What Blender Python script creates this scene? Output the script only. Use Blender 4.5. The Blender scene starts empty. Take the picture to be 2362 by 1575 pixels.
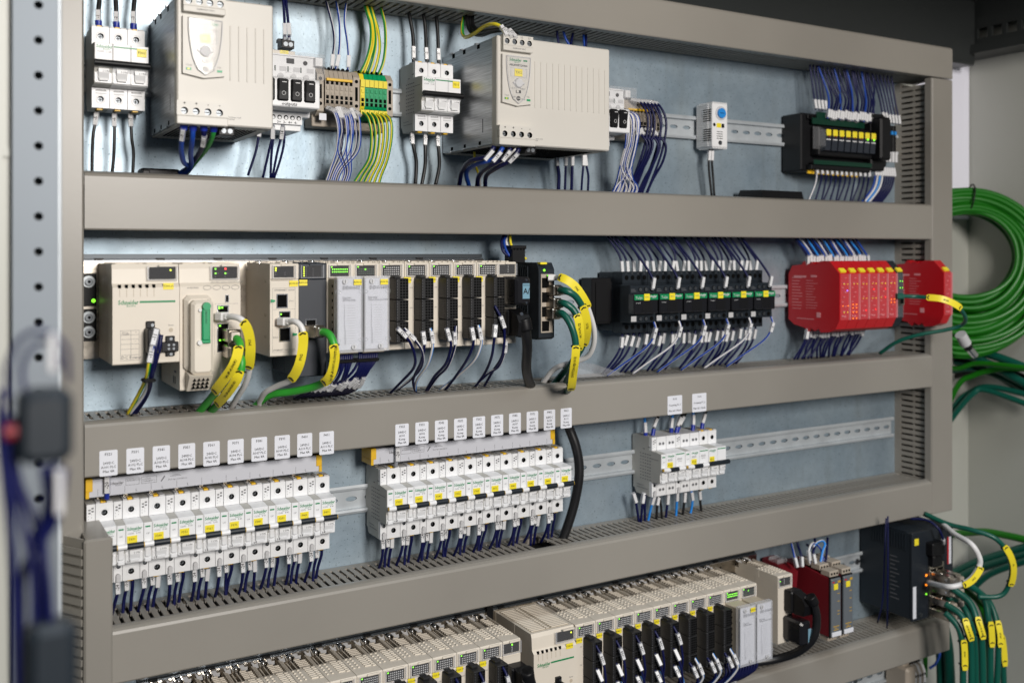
import bpy, bmesh, math, random
from mathutils import Vector, Matrix
random.seed(7)
scene = bpy.context.scene
COL = scene.collection
S = 0.001                                   # everything below is in millimetres: x right, d out of the plate, z up
def V(x, d, z): return Vector((x*S, -d*S, z*S))

# ------------------------------------------------------------------ camera
cam = bpy.data.cameras.new('camera'); camo = bpy.data.objects.new('camera', cam); COL.objects.link(camo)
camo.location = V(-96.49, 1174.4, 11.62)
camo.rotation_euler = (math.pi/2, 0, -0.532)
cam.sensor_width = 36; cam.lens = 34.427; cam.shift_y = -0.08565
cam.clip_start = 0.02; cam.clip_end = 30
cam.dof.use_dof = True; cam.dof.focus_distance = 1.2; cam.dof.aperture_fstop = 4.5
scene.camera = camo
# ------------------------------------------------------------------ world and lamps
world = bpy.data.worlds.new('World'); scene.world = world; world.use_nodes = True
bg = world.node_tree.nodes['Background']; bg.inputs[0].default_value = (0.5, 0.66, 0.9, 1); bg.inputs[1].default_value = 0.065
def lamp(name, loc, target, size, power, color, size_y=None):
    l = bpy.data.lights.new(name, 'AREA'); l.shape = 'RECTANGLE'; l.size = size; l.size_y = size_y or size
    l.energy = power; l.color = color
    o = bpy.data.objects.new(name, l); COL.objects.link(o); o.location = V(*loc)
    o.rotation_euler = (V(*target) - V(*loc)).to_track_quat('-Z', 'Y').to_euler(); return o
lamp('window_light', (430, 2500, 590), (350, 0, 60), 0.55, 66, (1.0, 0.95, 0.895), 0.7)
lamp('ceiling_light', (700, 1250, 1750), (700, 0, 0), 1.5, 29, (0.84, 0.92, 1.0), 0.9)
scene.view_settings.view_transform = 'Standard'; scene.view_settings.look = 'None'
scene.view_settings.exposure = -0.08; scene.view_settings.gamma = 1
scene.cycles.use_denoising = True
scene.cycles.max_bounces = 8; scene.cycles.transparent_max_bounces = 24

# ------------------------------------------------------------------ materials
MAT = {}
def mat(name, col, rough=0.45, metal=0.0, emit=None, es=1.0, bump=0.0, bscale=300, var=0.0, vscale=8, spec=0.5, coat=0):
    m = bpy.data.materials.new(name); m.use_nodes = True; nt = m.node_tree; b = nt.nodes['Principled BSDF']
    b.inputs['Base Color'].default_value = (*col, 1); b.inputs['Roughness'].default_value = rough
    b.inputs['Metallic'].default_value = metal; b.inputs['Specular IOR Level'].default_value = spec
    b.inputs['Coat Weight'].default_value = coat
    tc = nt.nodes.new('ShaderNodeTexCoord')
    if emit:
        b.inputs['Emission Color'].default_value = (*emit, 1); b.inputs['Emission Strength'].default_value = es
    if bump:
        n = nt.nodes.new('ShaderNodeTexNoise'); n.inputs['Scale'].default_value = bscale; n.inputs['Detail'].default_value = 3
        bp = nt.nodes.new('ShaderNodeBump'); bp.inputs['Strength'].default_value = bump; bp.inputs['Distance'].default_value = 0.0006
        nt.links.new(tc.outputs['Object'], n.inputs['Vector']); nt.links.new(n.outputs[0], bp.inputs['Height']); nt.links.new(bp.outputs[0], b.inputs['Normal'])
    if var:
        n = nt.nodes.new('ShaderNodeTexNoise'); n.inputs['Scale'].default_value = vscale; n.inputs['Detail'].default_value = 6
        r = nt.nodes.new('ShaderNodeValToRGB'); r.color_ramp.elements[0].position = .3; r.color_ramp.elements[1].position = .72
        r.color_ramp.elements[0].color = (*[c*(1-var) for c in col], 1); r.color_ramp.elements[1].color = (*[min(1, c*(1+var*.4)) for c in col], 1)
        nt.links.new(tc.outputs['Object'], n.inputs['Vector']); nt.links.new(n.outputs[0], r.inputs[0]); nt.links.new(r.outputs[0], b.inputs['Base Color'])
        rr = nt.nodes.new('ShaderNodeMapRange'); rr.inputs[3].default_value = max(0.05, rough-.08); rr.inputs[4].default_value = rough+.1
        nt.links.new(n.outputs[0], rr.inputs[0]); nt.links.new(rr.outputs[0], b.inputs['Roughness'])
    MAT[name] = m; return m
mat('duct', (.27, .252, .222), .34, bump=.05, bscale=220, var=.16, vscale=2.2)
mat('duct_dark', (.27, .245, .21), .5)
mat('shade_black', (.006, .006, .007), .8, spec=.2)  # near-black tone for painted shade in ducts and vent recesses
mat('white', (.80, .805, .815), .36, var=.05, vscale=30)
mat('lightgrey', (.55, .55, .56), .45)
mat('busbar_grey', (.60, .61, .66), .35)
mat('brass_tone', (.62, .56, .47), .25, 1)
mat('breaker_grey', (.50, .49, .455), .5, var=.1, vscale=30)
mat('beige', (.70, .635, .54), .42, var=.05, vscale=18, bump=.05, bscale=900)
mat('beige_dark', (.50, .43, .33), .5, var=.08, vscale=18)
mat('psu_beige', (.61, .585, .535), .4, bump=.04, bscale=700, var=.03, vscale=10)
mat('term_beige', (.40, .345, .28), .55)
mat('anthracite', (.012, .017, .023), .45, bump=.05, bscale=700, spec=.35)
mat('connector_black', (.014, .014, .015), .5, spec=.35)
mat('slate', (.02, .025, .035), .45)
mat('slate_front', (.014, .018, .024), .45, spec=.3)
mat('grey_front', (.12, .135, .15), .45)
mat('black', (.006, .006, .007), .45, spec=.3)
mat('blackgloss', (.012, .012, .014), .22)
mat('hole', (.003, .003, .003), .9, spec=.1)
mat('yellow', (.86, .71, .03), .42)
mat('amber', (.78, .47, .02), .4)
mat('paper', (.72, .73, .78), .5)
mat('sleeve_white', (.70, .70, .71), .4)
mat('ink', (.015, .015, .018), .6, spec=.2)
mat('ink_grey', (.16, .16, .17), .6, spec=.2)
mat('ink_white', (.7, .7, .7), .5)
mat('ink_orange', (.55, .33, .03), .5)
mat('brand_green', (.0, .22, .075), .4)
mat('green_plastic', (.0, .30, .11), .38)
mat('red', (.50, .006, .012), .36, spec=.5)
mat('dark_red', (.16, .006, .012), .5)
mat('red_print', (.75, .30, .32), .5)
mat('navy', (.003, .005, .055), .42, spec=.35)
mat('blue', (.008, .055, .34), .4, spec=.4)
mat('lightblue', (.02, .25, .75), .36)
mat('ferrule_blue', (.01, .03, .33), .4)
mat('ferrule_grey', (.30, .31, .34), .4)
mat('cable_black', (.01, .01, .011), .38)
mat('cable_white', (.72, .71, .70), .4)
mat('cable_green', (.03, .33, .03), .42)
mat('coil_green', (.010, .15, .006), .35)
mat('cable_teal', (.003, .085, .058), .38)
mat('wire_green', (.02, .25, .04), .36)
mat('wire_yellow', (.80, .66, .03), .36)
mat('chrome', (.75, .76, .78), .18, 1)
mat('screw', (.2, .215, .23), .45, 1)
mat('connector_metal', (.55, .50, .43), .28, 1, var=.35, vscale=60)
mat('galv', (.56, .60, .63), .4, .35, var=.15, vscale=25)
mat('post_metal', (.20, .225, .25), .55, .4, var=.2, vscale=6)
mat('post_brown', (.16, .13, .09), .6)
mat('dark_rail', (.07, .08, .09), .4, .6)
mat('wall_paint', (.42, .425, .385), .4, bump=.05, bscale=90)
mat('rear_lit_white', (.82, .82, .92), .45)
mat('roof_paint', (.30, .29, .25), .5)
mat('frame_dark', (.025, .028, .028), .4)
mat('orange_led', (.9, .25, .02), .4, emit=(1, .25, .01), es=2)
mat('led_green', (.2, .8, .05), .4, emit=(.25, 1, .03), es=1.6)
mat('led_yellow', (.8, .8, .05), .4, emit=(.75, 1, .02), es=1.6)
mat('led_red', (.9, .05, .05), .4, emit=(1, .02, .02), es=2.5)
mat('led_blue', (.1, .1, .9), .4, emit=(.2, .15, 1), es=5)
mat('led_dim', (.03, .06, .04), .4)
mat('dial_blue', (.02, .24, .66), .4)
mat('pcb_green', (.0, .03, .015), .4)
mat('screen', (.18, .33, .42), .3)
def glassy(name, tint, fac, rough=.08):
    m = bpy.data.materials.new(name); m.use_nodes = True; nt = m.node_tree
    b = nt.nodes['Principled BSDF']; b.inputs['Base Color'].default_value = (*tint, 1); b.inputs['Roughness'].default_value = rough
    b.inputs['Specular IOR Level'].default_value = .8
    t = nt.nodes.new('ShaderNodeBsdfTransparent'); x = nt.nodes.new('ShaderNodeMixShader'); x.inputs[0].default_value = fac
    nt.links.new(t.outputs[0], x.inputs[1]); nt.links.new(b.outputs[0], x.inputs[2])
    nt.links.new(x.outputs[0], nt.nodes['Material Output'].inputs[0]); MAT[name] = m
glassy('clear', (.75, .76, .80), .30)
glassy('clear_cover', (.72, .72, .74), .09, .05)
glassy('bag', (.7, .7, .72), .28, .2)
glassy('pane', (.5, .5, .52), .07, .05)
glassy('red_cover', (.75, .25, .28), .10)
# galvanised steel of the mounting plate: spangle, specks and runs of dirt
def plate_mat():
    m = bpy.data.materials.new('galvanised_plate'); m.use_nodes = True; nt = m.node_tree; N = nt.nodes; L = nt.links
    b = N['Principled BSDF']; b.inputs['Metallic'].default_value = .6
    tc = N.new('ShaderNodeTexCoord')
    def noise(scale, detail=4, vec=None, mp=None):
        n = N.new('ShaderNodeTexNoise'); n.inputs['Scale'].default_value = scale; n.inputs['Detail'].default_value = detail
        if mp:
            k = N.new('ShaderNodeMapping'); k.inputs['Scale'].default_value = mp; L.new(tc.outputs['Object'], k.inputs[0]); L.new(k.outputs[0], n.inputs['Vector'])
        else: L.new(tc.outputs['Object'], n.inputs['Vector'])
        return n
    def ramp(src, p0, c0, p1, c1):
        r = N.new('ShaderNodeValToRGB'); e = r.color_ramp.elements; e[0].position = p0; e[1].position = p1; e[0].color = c0; e[1].color = c1
        L.new(src.outputs[0], r.inputs[0]); return r
    def mixc(kind, a, bb, fac=1.0):
        x = N.new('ShaderNodeMix'); x.data_type = 'RGBA'; x.blend_type = kind; x.inputs[0].default_value = fac
        L.new(a.outputs['Color'] if 'Color' in a.outputs else a.outputs[2], x.inputs[6]); L.new(bb.outputs['Color'] if 'Color' in bb.outputs else bb.outputs[2], x.inputs[7]); return x
    base = ramp(noise(9, 5), .3, (.31, .40, .475, 1), .75, (.43, .515, .575, 1))
    specks = ramp(noise(330, 1), .29, (.28, .27, .26, 1), .35, (1, 1, 1, 1))
    streak = ramp(noise(5, 3, mp=(4.5, 1, .35)), .30, (.62, .54, .44, 1), .44, (1, 1, 1, 1))
    spangle = ramp(noise(75, 3), .3, (.86, .86, .86, 1), .7, (1, 1, 1, 1))
    c = mixc('MULTIPLY', base, specks, .55); c = mixc('MULTIPLY', c, streak, .28); c = mixc('MULTIPLY', c, spangle, .8)
    L.new(c.outputs[2], b.inputs['Base Color'])
    rg = N.new('ShaderNodeMapRange'); rg.inputs[3].default_value = .36; rg.inputs[4].default_value = .56; L.new(noise(20, 5).outputs[0], rg.inputs[0]); L.new(rg.outputs[0], b.inputs['Roughness'])
    bp = N.new('ShaderNodeBump'); bp.inputs['Strength'].default_value = .18; bp.inputs['Distance'].default_value = .0006
    L.new(noise(260, 3).outputs[0], bp.inputs['Height']); L.new(bp.outputs[0], b.inputs['Normal'])
    MAT['plate'] = m
plate_mat()
def brushed():
    m = mat('brushed_steel', (.42, .43, .44), .36, 1); nt = m.node_tree; b = nt.nodes['Principled BSDF']
    tc = nt.nodes.new('ShaderNodeTexCoord'); k = nt.nodes.new('ShaderNodeMapping'); k.inputs['Scale'].default_value = (1, 6, 260)
    n = nt.nodes.new('ShaderNodeTexNoise'); n.inputs['Scale'].default_value = 3; n.inputs['Detail'].default_value = 4
    r = nt.nodes.new('ShaderNodeValToRGB'); r.color_ramp.elements[0].color = (.27, .28, .29, 1); r.color_ramp.elements[1].color = (.5, .52, .54, 1)
    r.color_ramp.elements[0].position = .3; r.color_ramp.elements[1].position = .7
    nt.links.new(tc.outputs['Object'], k.inputs[0]); nt.links.new(k.outputs[0], n.inputs['Vector']); nt.links.new(n.outputs[0], r.inputs[0]); nt.links.new(r.outputs[0], b.inputs['Base Color'])
brushed()

# ------------------------------------------------------------------ mesh helpers
class MB:
    def __init__(s): s.v = []; s.f = []; s.m = []; s.sm = []
    def add(s, vs, fs, m=0, sm=False):
        o = len(s.v); s.v += [V(*p) for p in vs]
        for f in fs: s.f.append([i+o for i in f]); s.m.append(m); s.sm.append(sm)
        return s
    def box(s, x0, x1, d0, d1, z0, z1, c=0, m=0):
        if c <= 0:
            vs = [(x, d, z) for x in (x0, x1) for d in (d0, d1) for z in (z0, z1)]
            return s.add(vs, [(0, 1, 3, 2), (4, 6, 7, 5), (0, 4, 5, 1), (2, 3, 7, 6), (0, 2, 6, 4), (1, 5, 7, 3)], m)
        # chamfered: front edges and the four long edges
        def ring(d, i): return [(x0+i, d, z0+c), (x0+c, d, z0+i), (x1-c, d, z0+i), (x1-i, d, z0+c), (x1-i, d, z1-c), (x1-c, d, z1-i), (x0+c, d, z1-i), (x0+i, d, z1-c)]
        r0 = ring(d0, 0); r1 = ring(d1-c, 0); cc = c
        r2 = [(x0+c, d1, z0+2*c*.8), (x0+2*c*.8, d1, z0+c), (x1-2*c*.8, d1, z0+c), (x1-c, d1, z0+2*c*.8), (x1-c, d1, z1-2*c*.8), (x1-2*c*.8, d1, z1-c), (x0+2*c*.8, d1, z1-c), (x0+c, d1, z1-2*c*.8)]
        fs = [tuple(range(8))[::-1]]
        for k in (0, 8):
            for i in range(8): j = (i+1) % 8; fs.append((k+i, k+j, k+8+j, k+8+i))
        fs.append(tuple(range(16, 24)))
        return s.add(r0+r1+r2, fs, m)
    def prof(s, pts, x0, x1, m=0):          # polygon in (d, z) swept along x
        n = len(pts); vs = [(x0, d, z) for d, z in pts] + [(x1, d, z) for d, z in pts]
        return s.add(vs, [tuple(range(n)), tuple(range(n, 2*n))[::-1]] + [(i, (i+1) % n, n+(i+1) % n, n+i) for i in range(n)], m)
    def plan(s, pts, d0, d1, m=0):          # polygon in (x, z) swept along d
        n = len(pts); vs = [(x, d0, z) for x, z in pts] + [(x, d1, z) for x, z in pts]
        return s.add(vs, [tuple(range(n)), tuple(range(n, 2*n))[::-1]] + [(i, (i+1) % n, n+(i+1) % n, n+i) for i in range(n)], m)
    def cyl(s, a, b, r, seg=12, m=0, r2=None, sm=True, caps=True):
        A = Vector(a); B = Vector(b); t = (B-A).normalized(); u = t.orthogonal().normalized(); w = t.cross(u); r2 = r if r2 is None else r2
        vs = [tuple(A+(u*math.cos(q)+w*math.sin(q))*r) for q in [2*math.pi*i/seg for i in range(seg)]] + [tuple(B+(u*math.cos(q)+w*math.sin(q))*r2) for q in [2*math.pi*i/seg for i in range(seg)]]
        s.add(vs, [(i, (i+1) % seg, seg+(i+1) % seg, seg+i) for i in range(seg)], m, sm)
        if caps: s.add(vs, [tuple(range(seg))[::-1], tuple(range(seg, 2*seg))], m)
        return s
    def cell(s, x0, x1, z0, z1, cx, cz, rx, rz, d1, dep, m=0, mh=0, seg=16, sides=True, back=True):   # a front tile at depth d1 with a real hole
        per = []; cir = []
        for i in range(seg):
            q = 2*math.pi*(i+.5)/seg; c, n = math.cos(q), math.sin(q); k = 1/max(abs(c), abs(n))
            cir.append((cx+rx*c, d1, cz+rz*n))
            X = c*k; Z = n*k; per.append(((x0+x1)/2+X*(x1-x0)/2, d1, (z0+z1)/2+Z*(z1-z0)/2))
        # snap the perimeter to the corners
        for i, (sx, sz) in enumerate(((1, 1), (-1, 1), (-1, -1), (1, -1))):
            j = int(seg/8+i*seg/4)-0; P = ((x1 if sx > 0 else x0), d1, (z1 if sz > 0 else z0)); per[j % seg] = P
            k = (j-1) % seg; p = per[k]
        inn = [(x, d1-dep, z) for x, _, z in cir]
        vs = per+cir+inn; n = seg
        s.add(vs, [(i, (i+1) % n, n+(i+1) % n, n+i) for i in range(n)], m)
        s.add(vs, [(n+i, n+(i+1) % n, 2*n+(i+1) % n, 2*n+i) for i in range(n)], mh, True)
        if back: s.add(inn, [tuple(range(n))], mh)
        if sides:
            b = [(x, d1-dep, z) for x, _, z in per]; s.add(per+b, [(i, (i+1) % n, n+(i+1) % n, n+i) for i in range(n)], m)
        return s
    def tube(s, pts, r, seg=8, m=0, m2=None, caps=True):
        P = [Vector(p) for p in pts]; n = len(P); rings = []; u = None
        for i in range(n):
            t = (P[min(i+1, n-1)]-P[max(i-1, 0)]).normalized()
            if u is None: u = t.orthogonal().normalized(); u = (Vector((0, 1, 0))-t*t.y).normalized() if abs(t.y) < .95 else u
            u = (u-t*u.dot(t)).normalized(); w = t.cross(u)
            rings.append([tuple(P[i]+(u*math.cos(2*math.pi*k/seg)+w*math.sin(2*math.pi*k/seg))*r) for k in range(seg)])
        o = len(s.v); s.v += [V(*p) for rg in rings for p in rg]
        for k in range(seg):
            mm = m2 if (m2 is not None and k in ((6, 7) if seg == 8 else (0,))) else m
            for i in range(n-1):
                s.f.append([o+i*seg+k, o+i*seg+(k+1) % seg, o+(i+1)*seg+(k+1) % seg, o+(i+1)*seg+k]); s.m.append(mm); s.sm.append(True)
        if caps:
            for q in (0, n-1): s.f.append([o+q*seg+k for k in range(seg)]); s.m.append(m); s.sm.append(False)
        return s
    def mesh(s, name, mats):
        me = bpy.data.meshes.new(name); me.from_pydata(s.v, [], s.f)
        for k in mats: me.materials.append(MAT[k])
        me.polygons.foreach_set('material_index', s.m); me.polygons.foreach_set('use_smooth', s.sm); me.update()
        return me
CACHE = {}
def link(name, me, parent=None, loc=(0, 0, 0)):
    o = bpy.data.objects.new(name, me); COL.objects.link(o)
    if parent: o.parent = parent
    o.location = V(*loc); return o
def part(name, key, mats, fn, parent, loc=(0, 0, 0), label=None):   # alike parts share one mesh through the key
    if isinstance(mats, str): mats = [mats]
    k = (name, key)
    if key is None or k not in CACHE:
        b = MB(); fn(b); me = b.mesh(name, mats)
        if key is not None: CACHE[k] = me
    else: me = CACHE[k]
    o = link(name, me, parent, loc)
    if label: o['label'] = label
    return o
def thing(name, label, cat, loc=(0, 0, 0), group=None):
    o = bpy.data.objects.new(name, None); COL.objects.link(o); o.location = V(*loc); o.empty_display_size = .01
    o['label'] = label; o['category'] = cat
    if group: o['group'] = group
    return o
def solo(name, label, cat, mats, fn, loc=(0, 0, 0), group=None):
    if isinstance(mats, str): mats = [mats]
    b = MB(); fn(b); o = link(name, b.mesh(name, mats), None, loc); o['label'] = label; o['category'] = cat
    if group: o['group'] = group
    return o
def structure(name, mats, fn, parent=None, loc=(0, 0, 0)):
    if isinstance(mats, str): mats = [mats]
    b = MB(); fn(b); o = link(name, b.mesh(name, mats), parent, loc)
    if not parent: o['kind'] = 'structure'
    return o
FONTS = {}
def text(s, size, m, parent, loc, name='lettering', align='LEFT', rot=0, bold=.0, sx=1.0, flat=False):
    key = (s, m, align, bold, round(size, 2), sx)
    if key not in FONTS:
        c = bpy.data.curves.new('t', 'FONT'); c.body = s; c.size = size*1.38*S; c.align_x = align; c.align_y = 'CENTER'; c.offset = bold*S*size*.1; c.resolution_u = 1
        c.space_line = .82
        o = bpy.data.objects.new('t', c); COL.objects.link(o)
        dg = bpy.context.evaluated_depsgraph_get(); me = bpy.data.meshes.new_from_object(o.evaluated_get(dg)); bpy.data.objects.remove(o); bpy.data.curves.remove(c)
        for v in me.vertices: v.co = Vector((v.co.x*sx, 0, v.co.y))
        me.materials.clear(); me.materials.append(MAT[m]); FONTS[key] = me
    o = link(name, FONTS[key], parent, loc)
    if rot: o.rotation_euler = (0, -math.radians(rot), 0)
    return o
def brand(parent, x, d, z, h, m='brand_green', small=True, name='brand_lettering'):
    text('Schneider', h, m, parent, (x, d, z), name, bold=.35, sx=.78)
    if small: text('Electric', h*.55, m, parent, (x+h*1.75, d, z-h*.72), name, bold=.0, sx=.85)
def smooth(pts, n=7):
    P = [Vector(p) for p in pts]
    if len(P) == 2: return [tuple(P[0].lerp(P[1], i/4)) for i in range(5)]
    P = [P[0]*2-P[1]]+P+[P[-1]*2-P[-2]]; out = []
    for i in range(1, len(P)-2):
        a, b, c, d = P[i-1:i+3]
        for k in range(n):
            t = k/n; out.append(tuple(.5*((2*b)+(c-a)*t+(2*a-5*b+4*c-d)*t*t+(3*b-a-3*c+d)*t**3)))
    out.append(tuple(P[-2])); return out
NUM = 'first second third fourth fifth sixth seventh eighth ninth tenth eleventh twelfth thirteenth fourteenth fifteenth sixteenth seventeenth eighteenth nineteenth twentieth'.split()
NUM += ['twenty-'+n for n in NUM[:9]]+['thirtieth']+['thirty-'+n for n in NUM[:9]]+['fortieth']
def oriented(o, p, t):
    z = Vector((t[0], -t[1], t[2])).normalized(); y = Vector((0.25, 1, 0)); y = (y-z*y.dot(z)).normalized(); x = y.cross(z)
    o.matrix_basis = Matrix.Translation(V(*p)) @ Matrix((x, y, z)).transposed().to_4x4()
def sleeve(w, pts, t, txt, org, k=1.0, clear=True, L=14.5):
    q = t*(len(pts)-1); i = min(int(q), len(pts)-2); a = Vector(pts[i]); b = Vector(pts[i+1]); p = a.lerp(b, q-i)
    if b.z > a.z: d = b-a
    else: d = a-b
    pl = p-Vector(org)
    if clear:
        o = part('marker_sleeve', ('s', k), ['clear'], lambda m: m.box(-2.9*k, 2.9*k, -2.2*k, 2.2*k, -L/2*k-1, L/2*k+1, .7), w); oriented(o, pl, d)
    o = part('marker_label', ('l', k), ['sleeve_white', 'ink'], lambda m: m.box(-2.0*k, 2.0*k, 2.25*k, 2.9*k, -L/2*k, L/2*k), w); oriented(o, pl, d)
    if txt:
        c = text(txt, 3.4*k, 'ink', o, (0, 3.05*k, 0), 'marker_number', 'CENTER', rot=90, bold=.2)
POOL = MB(); POOLM = ['navy', 'blue', 'cable_white', 'lightblue', 'sleeve_white', 'clear']
def obox(m, p, t, w, y0, y1, L, mi):
    z = Vector((t[0], t[1], t[2])).normalized(); y = Vector((-.25, 1, 0)); y = (y-z*y.dot(z)).normalized(); x = y.cross(z)
    P = Vector(p); vs = [tuple(P+x*a+y*b+z*c) for a in (-w, w) for b in (y0, y1) for c in (-L/2, L/2)]
    m.add(vs, [(0, 1, 3, 2), (4, 6, 7, 5), (0, 4, 5, 1), (2, 3, 7, 6), (0, 2, 6, 4), (1, 5, 7, 3)], mi)
def small_wire(pts, r=1.5, col='navy', stripe=None, sl=(), k=1.0, n=5):
    sp = smooth(pts, n); POOL.tube(sp, r, 8, POOLM.index(col), POOLM.index(stripe) if stripe else None)
    for t, _ in sl:
        q = t*(len(sp)-1); i = min(int(q), len(sp)-2); a = Vector(sp[i]); b = Vector(sp[i+1]); p = a.lerp(b, q-i)
        obox(POOL, p, b-a, 2.9*k, -2.2*k, 2.2*k, 16*k, 5); obox(POOL, p, b-a, 2*k, 2.25*k, 2.9*k, 14*k, 4)
def wire(label, pts, r=1.5, col='navy', stripe=None, sl=(), group='wires', ferrule=None, k=1.0, name='wire', cat='wire', n=6, seg=8):
    sp = smooth(pts, n); org = sp[0]; b = MB(); b.tube([tuple(Vector(p)-Vector(org)) for p in sp], r, seg, 0, 1 if stripe else None)
    o = link(name, b.mesh(name, [col]+([stripe] if stripe else [])), None, org); o['label'] = label; o['category'] = cat
    if group: o['group'] = group
    if ferrule:
        P = [Vector(p)-Vector(org) for p in sp]; e = P[0]; u = (P[1]-P[0]).normalized()
        part('ferrule', None, ferrule, lambda m: m.cyl(e-u*3, e+u*7, r*1.45, 8), o)
    for t, txt in sl: sleeve(o, sp, t, txt, org, k)
    return o

# ------------------------------------------------------------------ enclosure (setting)
structure('mounting_plate', ['plate'], lambda m: m.box(-260, 1409, -2.5, 0, -900, 372))
rw = structure('rear_wall', ['wall_paint'], lambda m: m.box(-500, 1700, -66, -62, -1100, 560))
link('bright_strip', (lambda b: (b.box(1540, 1699, -62, -58, 80, 404, 2), b.mesh('bright_strip', ['rear_lit_white']))[1])(MB()), rw)  # pale slab: bright light on the rear wall put into its colour
structure('side_wall', ['wall_paint'], lambda m: m.box(1700, 1704, -66, 520, -1100, 560))
structure('roof', ['roof_paint'], lambda m: m.box(-500, 1700, -62, 520, 512, 516))
structure('left_wall', ['wall_paint'], lambda m: (m.box(-520, -516, -66, 520, -1100, 560)))
t = thing('roof_dark_bar', 'dark perforated frame profile running forward under the roof on the right', 'frame rail', (1660, -60, 400))
part('profile', None, 'frame_dark', lambda m: (m.box(0, 38, 0, 560, 70, 108), m.box(-28, 38, 0, 560, -2, 10), m.box(-26, 38, 0, 560, 10, 16)), t)
def web(m):
    for i in range(18):
        d = 10+i*30
        for (a, b_, z0, z1) in ((d, d+9, 16, 70), (d+9, d+30, 16, 30), (d+9, d+30, 50, 70)): m.box(-6, 0, a, b_, z0, z1)
part('perforated_web', None, 'frame_dark', web, t)
solo('roof_dark_bar', 'dark slab standing for the shade across the back above the top duct', 'frame rail', 'frame_dark', lambda m: (m.box(-260, 1650, -62, -12, 378, 505, 3)))  # dark slab added where the rear wall lies in shade
t = thing('corner_bracket', 'dark corner bracket with bolts under the roof at the back', 'bracket', (1470, 0, 395))
part('plate', None, 'frame_dark', lambda m: m.box(0, 190, -55, -45, 0, 110), t)
for x, z in ((40, 60), (70, 22), (110, 35), (150, 52)):
    part('bolt', 'b', 'screw', lambda m: m.cyl((0, -44, 0), (0, -36, 0), 6, 8), t, (x, 0, z))
t = thing('ceiling_clip', 'small white and red clip hanging from the roof frame', 'clip', (1648, 140, 470))
part('cap', None, 'lightgrey', lambda m: m.cyl((0, 0, 0), (0, 0, 22), 8, 10), t)
part('tip', None, 'dark_red', lambda m: m.cyl((0, 0, -18), (0, 0, 0), 7, 10), t)

# left foreground: frame post, blurred
t = thing('frame_post', 'galvanised frame post with a row of round holes, out of focus at the left', 'frame post', (-47, 403, 0))
def postweb(m):
    for i in range(-18, 26):
        z = i*25.0+12
        m.cell(0, 26, z-12.5, z+12.5, 13.5, z+1, 3.0, 3.0, 2, 2, 0, 1, 12, back=False, sides=False)
part('perforated_face', None, ['post_metal', 'hole'], postweb, t)
part('side_flange', None, 'post_metal', lambda m: m.box(-3, 0, -20, 2.4, -450, 640), t)
part('rounded_edge', None, 'galv', lambda m: m.cyl((27, -.5, -450), (27, -.5, 640), 1.8, 8), t)
part('backing_channel', None, 'frame_dark', lambda m: m.box(0, 26, -26, -14, -450, 640), t)
t = thing('edge_strip', 'worn brown and silver edge strip between frame post and grey duct', 'edge strip', (-27, 380, 0))
part('strip', None, ['post_metal'], lambda m: m.box(1, 4, -40, -6, -450, 640), t)
part('seal', None, 'post_brown', lambda m: m.box(5, 9, -60, -14, -450, 640), t)
part('light_edge', None, 'duct', lambda m: m.box(10, 12, -60, -30, -450, 640), t)
solo('side_panel', 'pale grey side panel far left, out of focus', 'panel', 'wall_paint', lambda m: (m.box(-260, -49, 392, 396, -600, 640), m.box(-100, -56, 396, 399, -130, 640), m.box(-220, -51, 396, 398, 80, 86)))

# ------------------------------------------------------------------ wiring ducts
def finger_mesh(w, d0, d1):
    def fn(m):
        m.box(-w/2, w/2, d0, d1, -2, 0)
        mid = (d0+d1)/2
        for s in (-1, 1): m.box(min(s*w/2, s*(w/2+1.1)), max(s*w/2, s*(w/2+1.1)), mid-1.6, mid+1.6, -2, 0)
    return fn
def hduct(label, x0, x1, z0, z1, top=True, bottom=True, skip=()):
    t = thing('cable_duct', label, 'cable duct', (x0, 0, z0)); L = x1-x0; H = z1-z0
    part('lid', None, 'duct', lambda m: m.prof([(79, 0), (80, 1.5), (80, H-6), (78.6, H-3.2), (75, H-1.2), (70, H), (66, H), (66, H-1.6), (70, H-1.6), (76, H-5), (77.5, H-8), (77.5, 3), (75, 1.6), (66, 1.6), (66, 0)], 0, L), t)
    part('base', None, ['duct_dark'], lambda m: (m.box(0, L, 2, 4, 3, H-3), m.box(0, L, 2, 13, H-3, H-1), m.box(0, L, 2, 13, 1, 3), m.box(0, L, 67, 69, H-3, H-.3), m.box(0, L, 67, 69, .3, 3)), t)
    part('slot_shade_filler', None, 'shade_black', lambda m: m.box(1, L-1, 5, 62, 5, H-14), t)  # near-black filler added so the slots read as shaded
    for i in range(int(L/10)):
        X = 5+i*10.0
        if any(a < x0+X < b for a, b in skip): continue
        if top: part('finger', 'f', 'duct_dark', finger_mesh(6.2, 13, 67), t, (X, 0, H-1))
        if bottom: part('finger', 'f', 'duct_dark', finger_mesh(6.2, 13, 67), t, (X, 0, 3))
    return t
ductT = hduct('long grey cable duct along the top with slots seen from below', 36, 1449, 319, 376, top=False)
ductA = hduct('long grey cable duct above the controller rack', 36, 1393, 36.5, 98, top=False, bottom=False)
ductB = hduct('long grey cable duct above the two rows of breakers, carrying white stickers', 36, 1393, -219.5, -162, bottom=False, skip=((155, 178), (612, 632)))
ductC = hduct('long grey cable duct under the white breakers', 36, 1393, -439, -381, bottom=False, skip=((600, 622),))
ductD = hduct('grey cable duct along the bottom under the lower racks', 500, 1441, -685, -628, bottom=False)
solo('white_sticker', 'blank white sticker cut off at the top edge on the top duct', 'sticker', 'paper', lambda m: m.box(0, 26, 80.1, 80.5, 0, 30, .2), (479, 0, 353))
t = thing('vertical_cable_duct', 'vertical grey slotted duct at the right end of the plate', 'cable duct', (1398, 0, -440))
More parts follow.
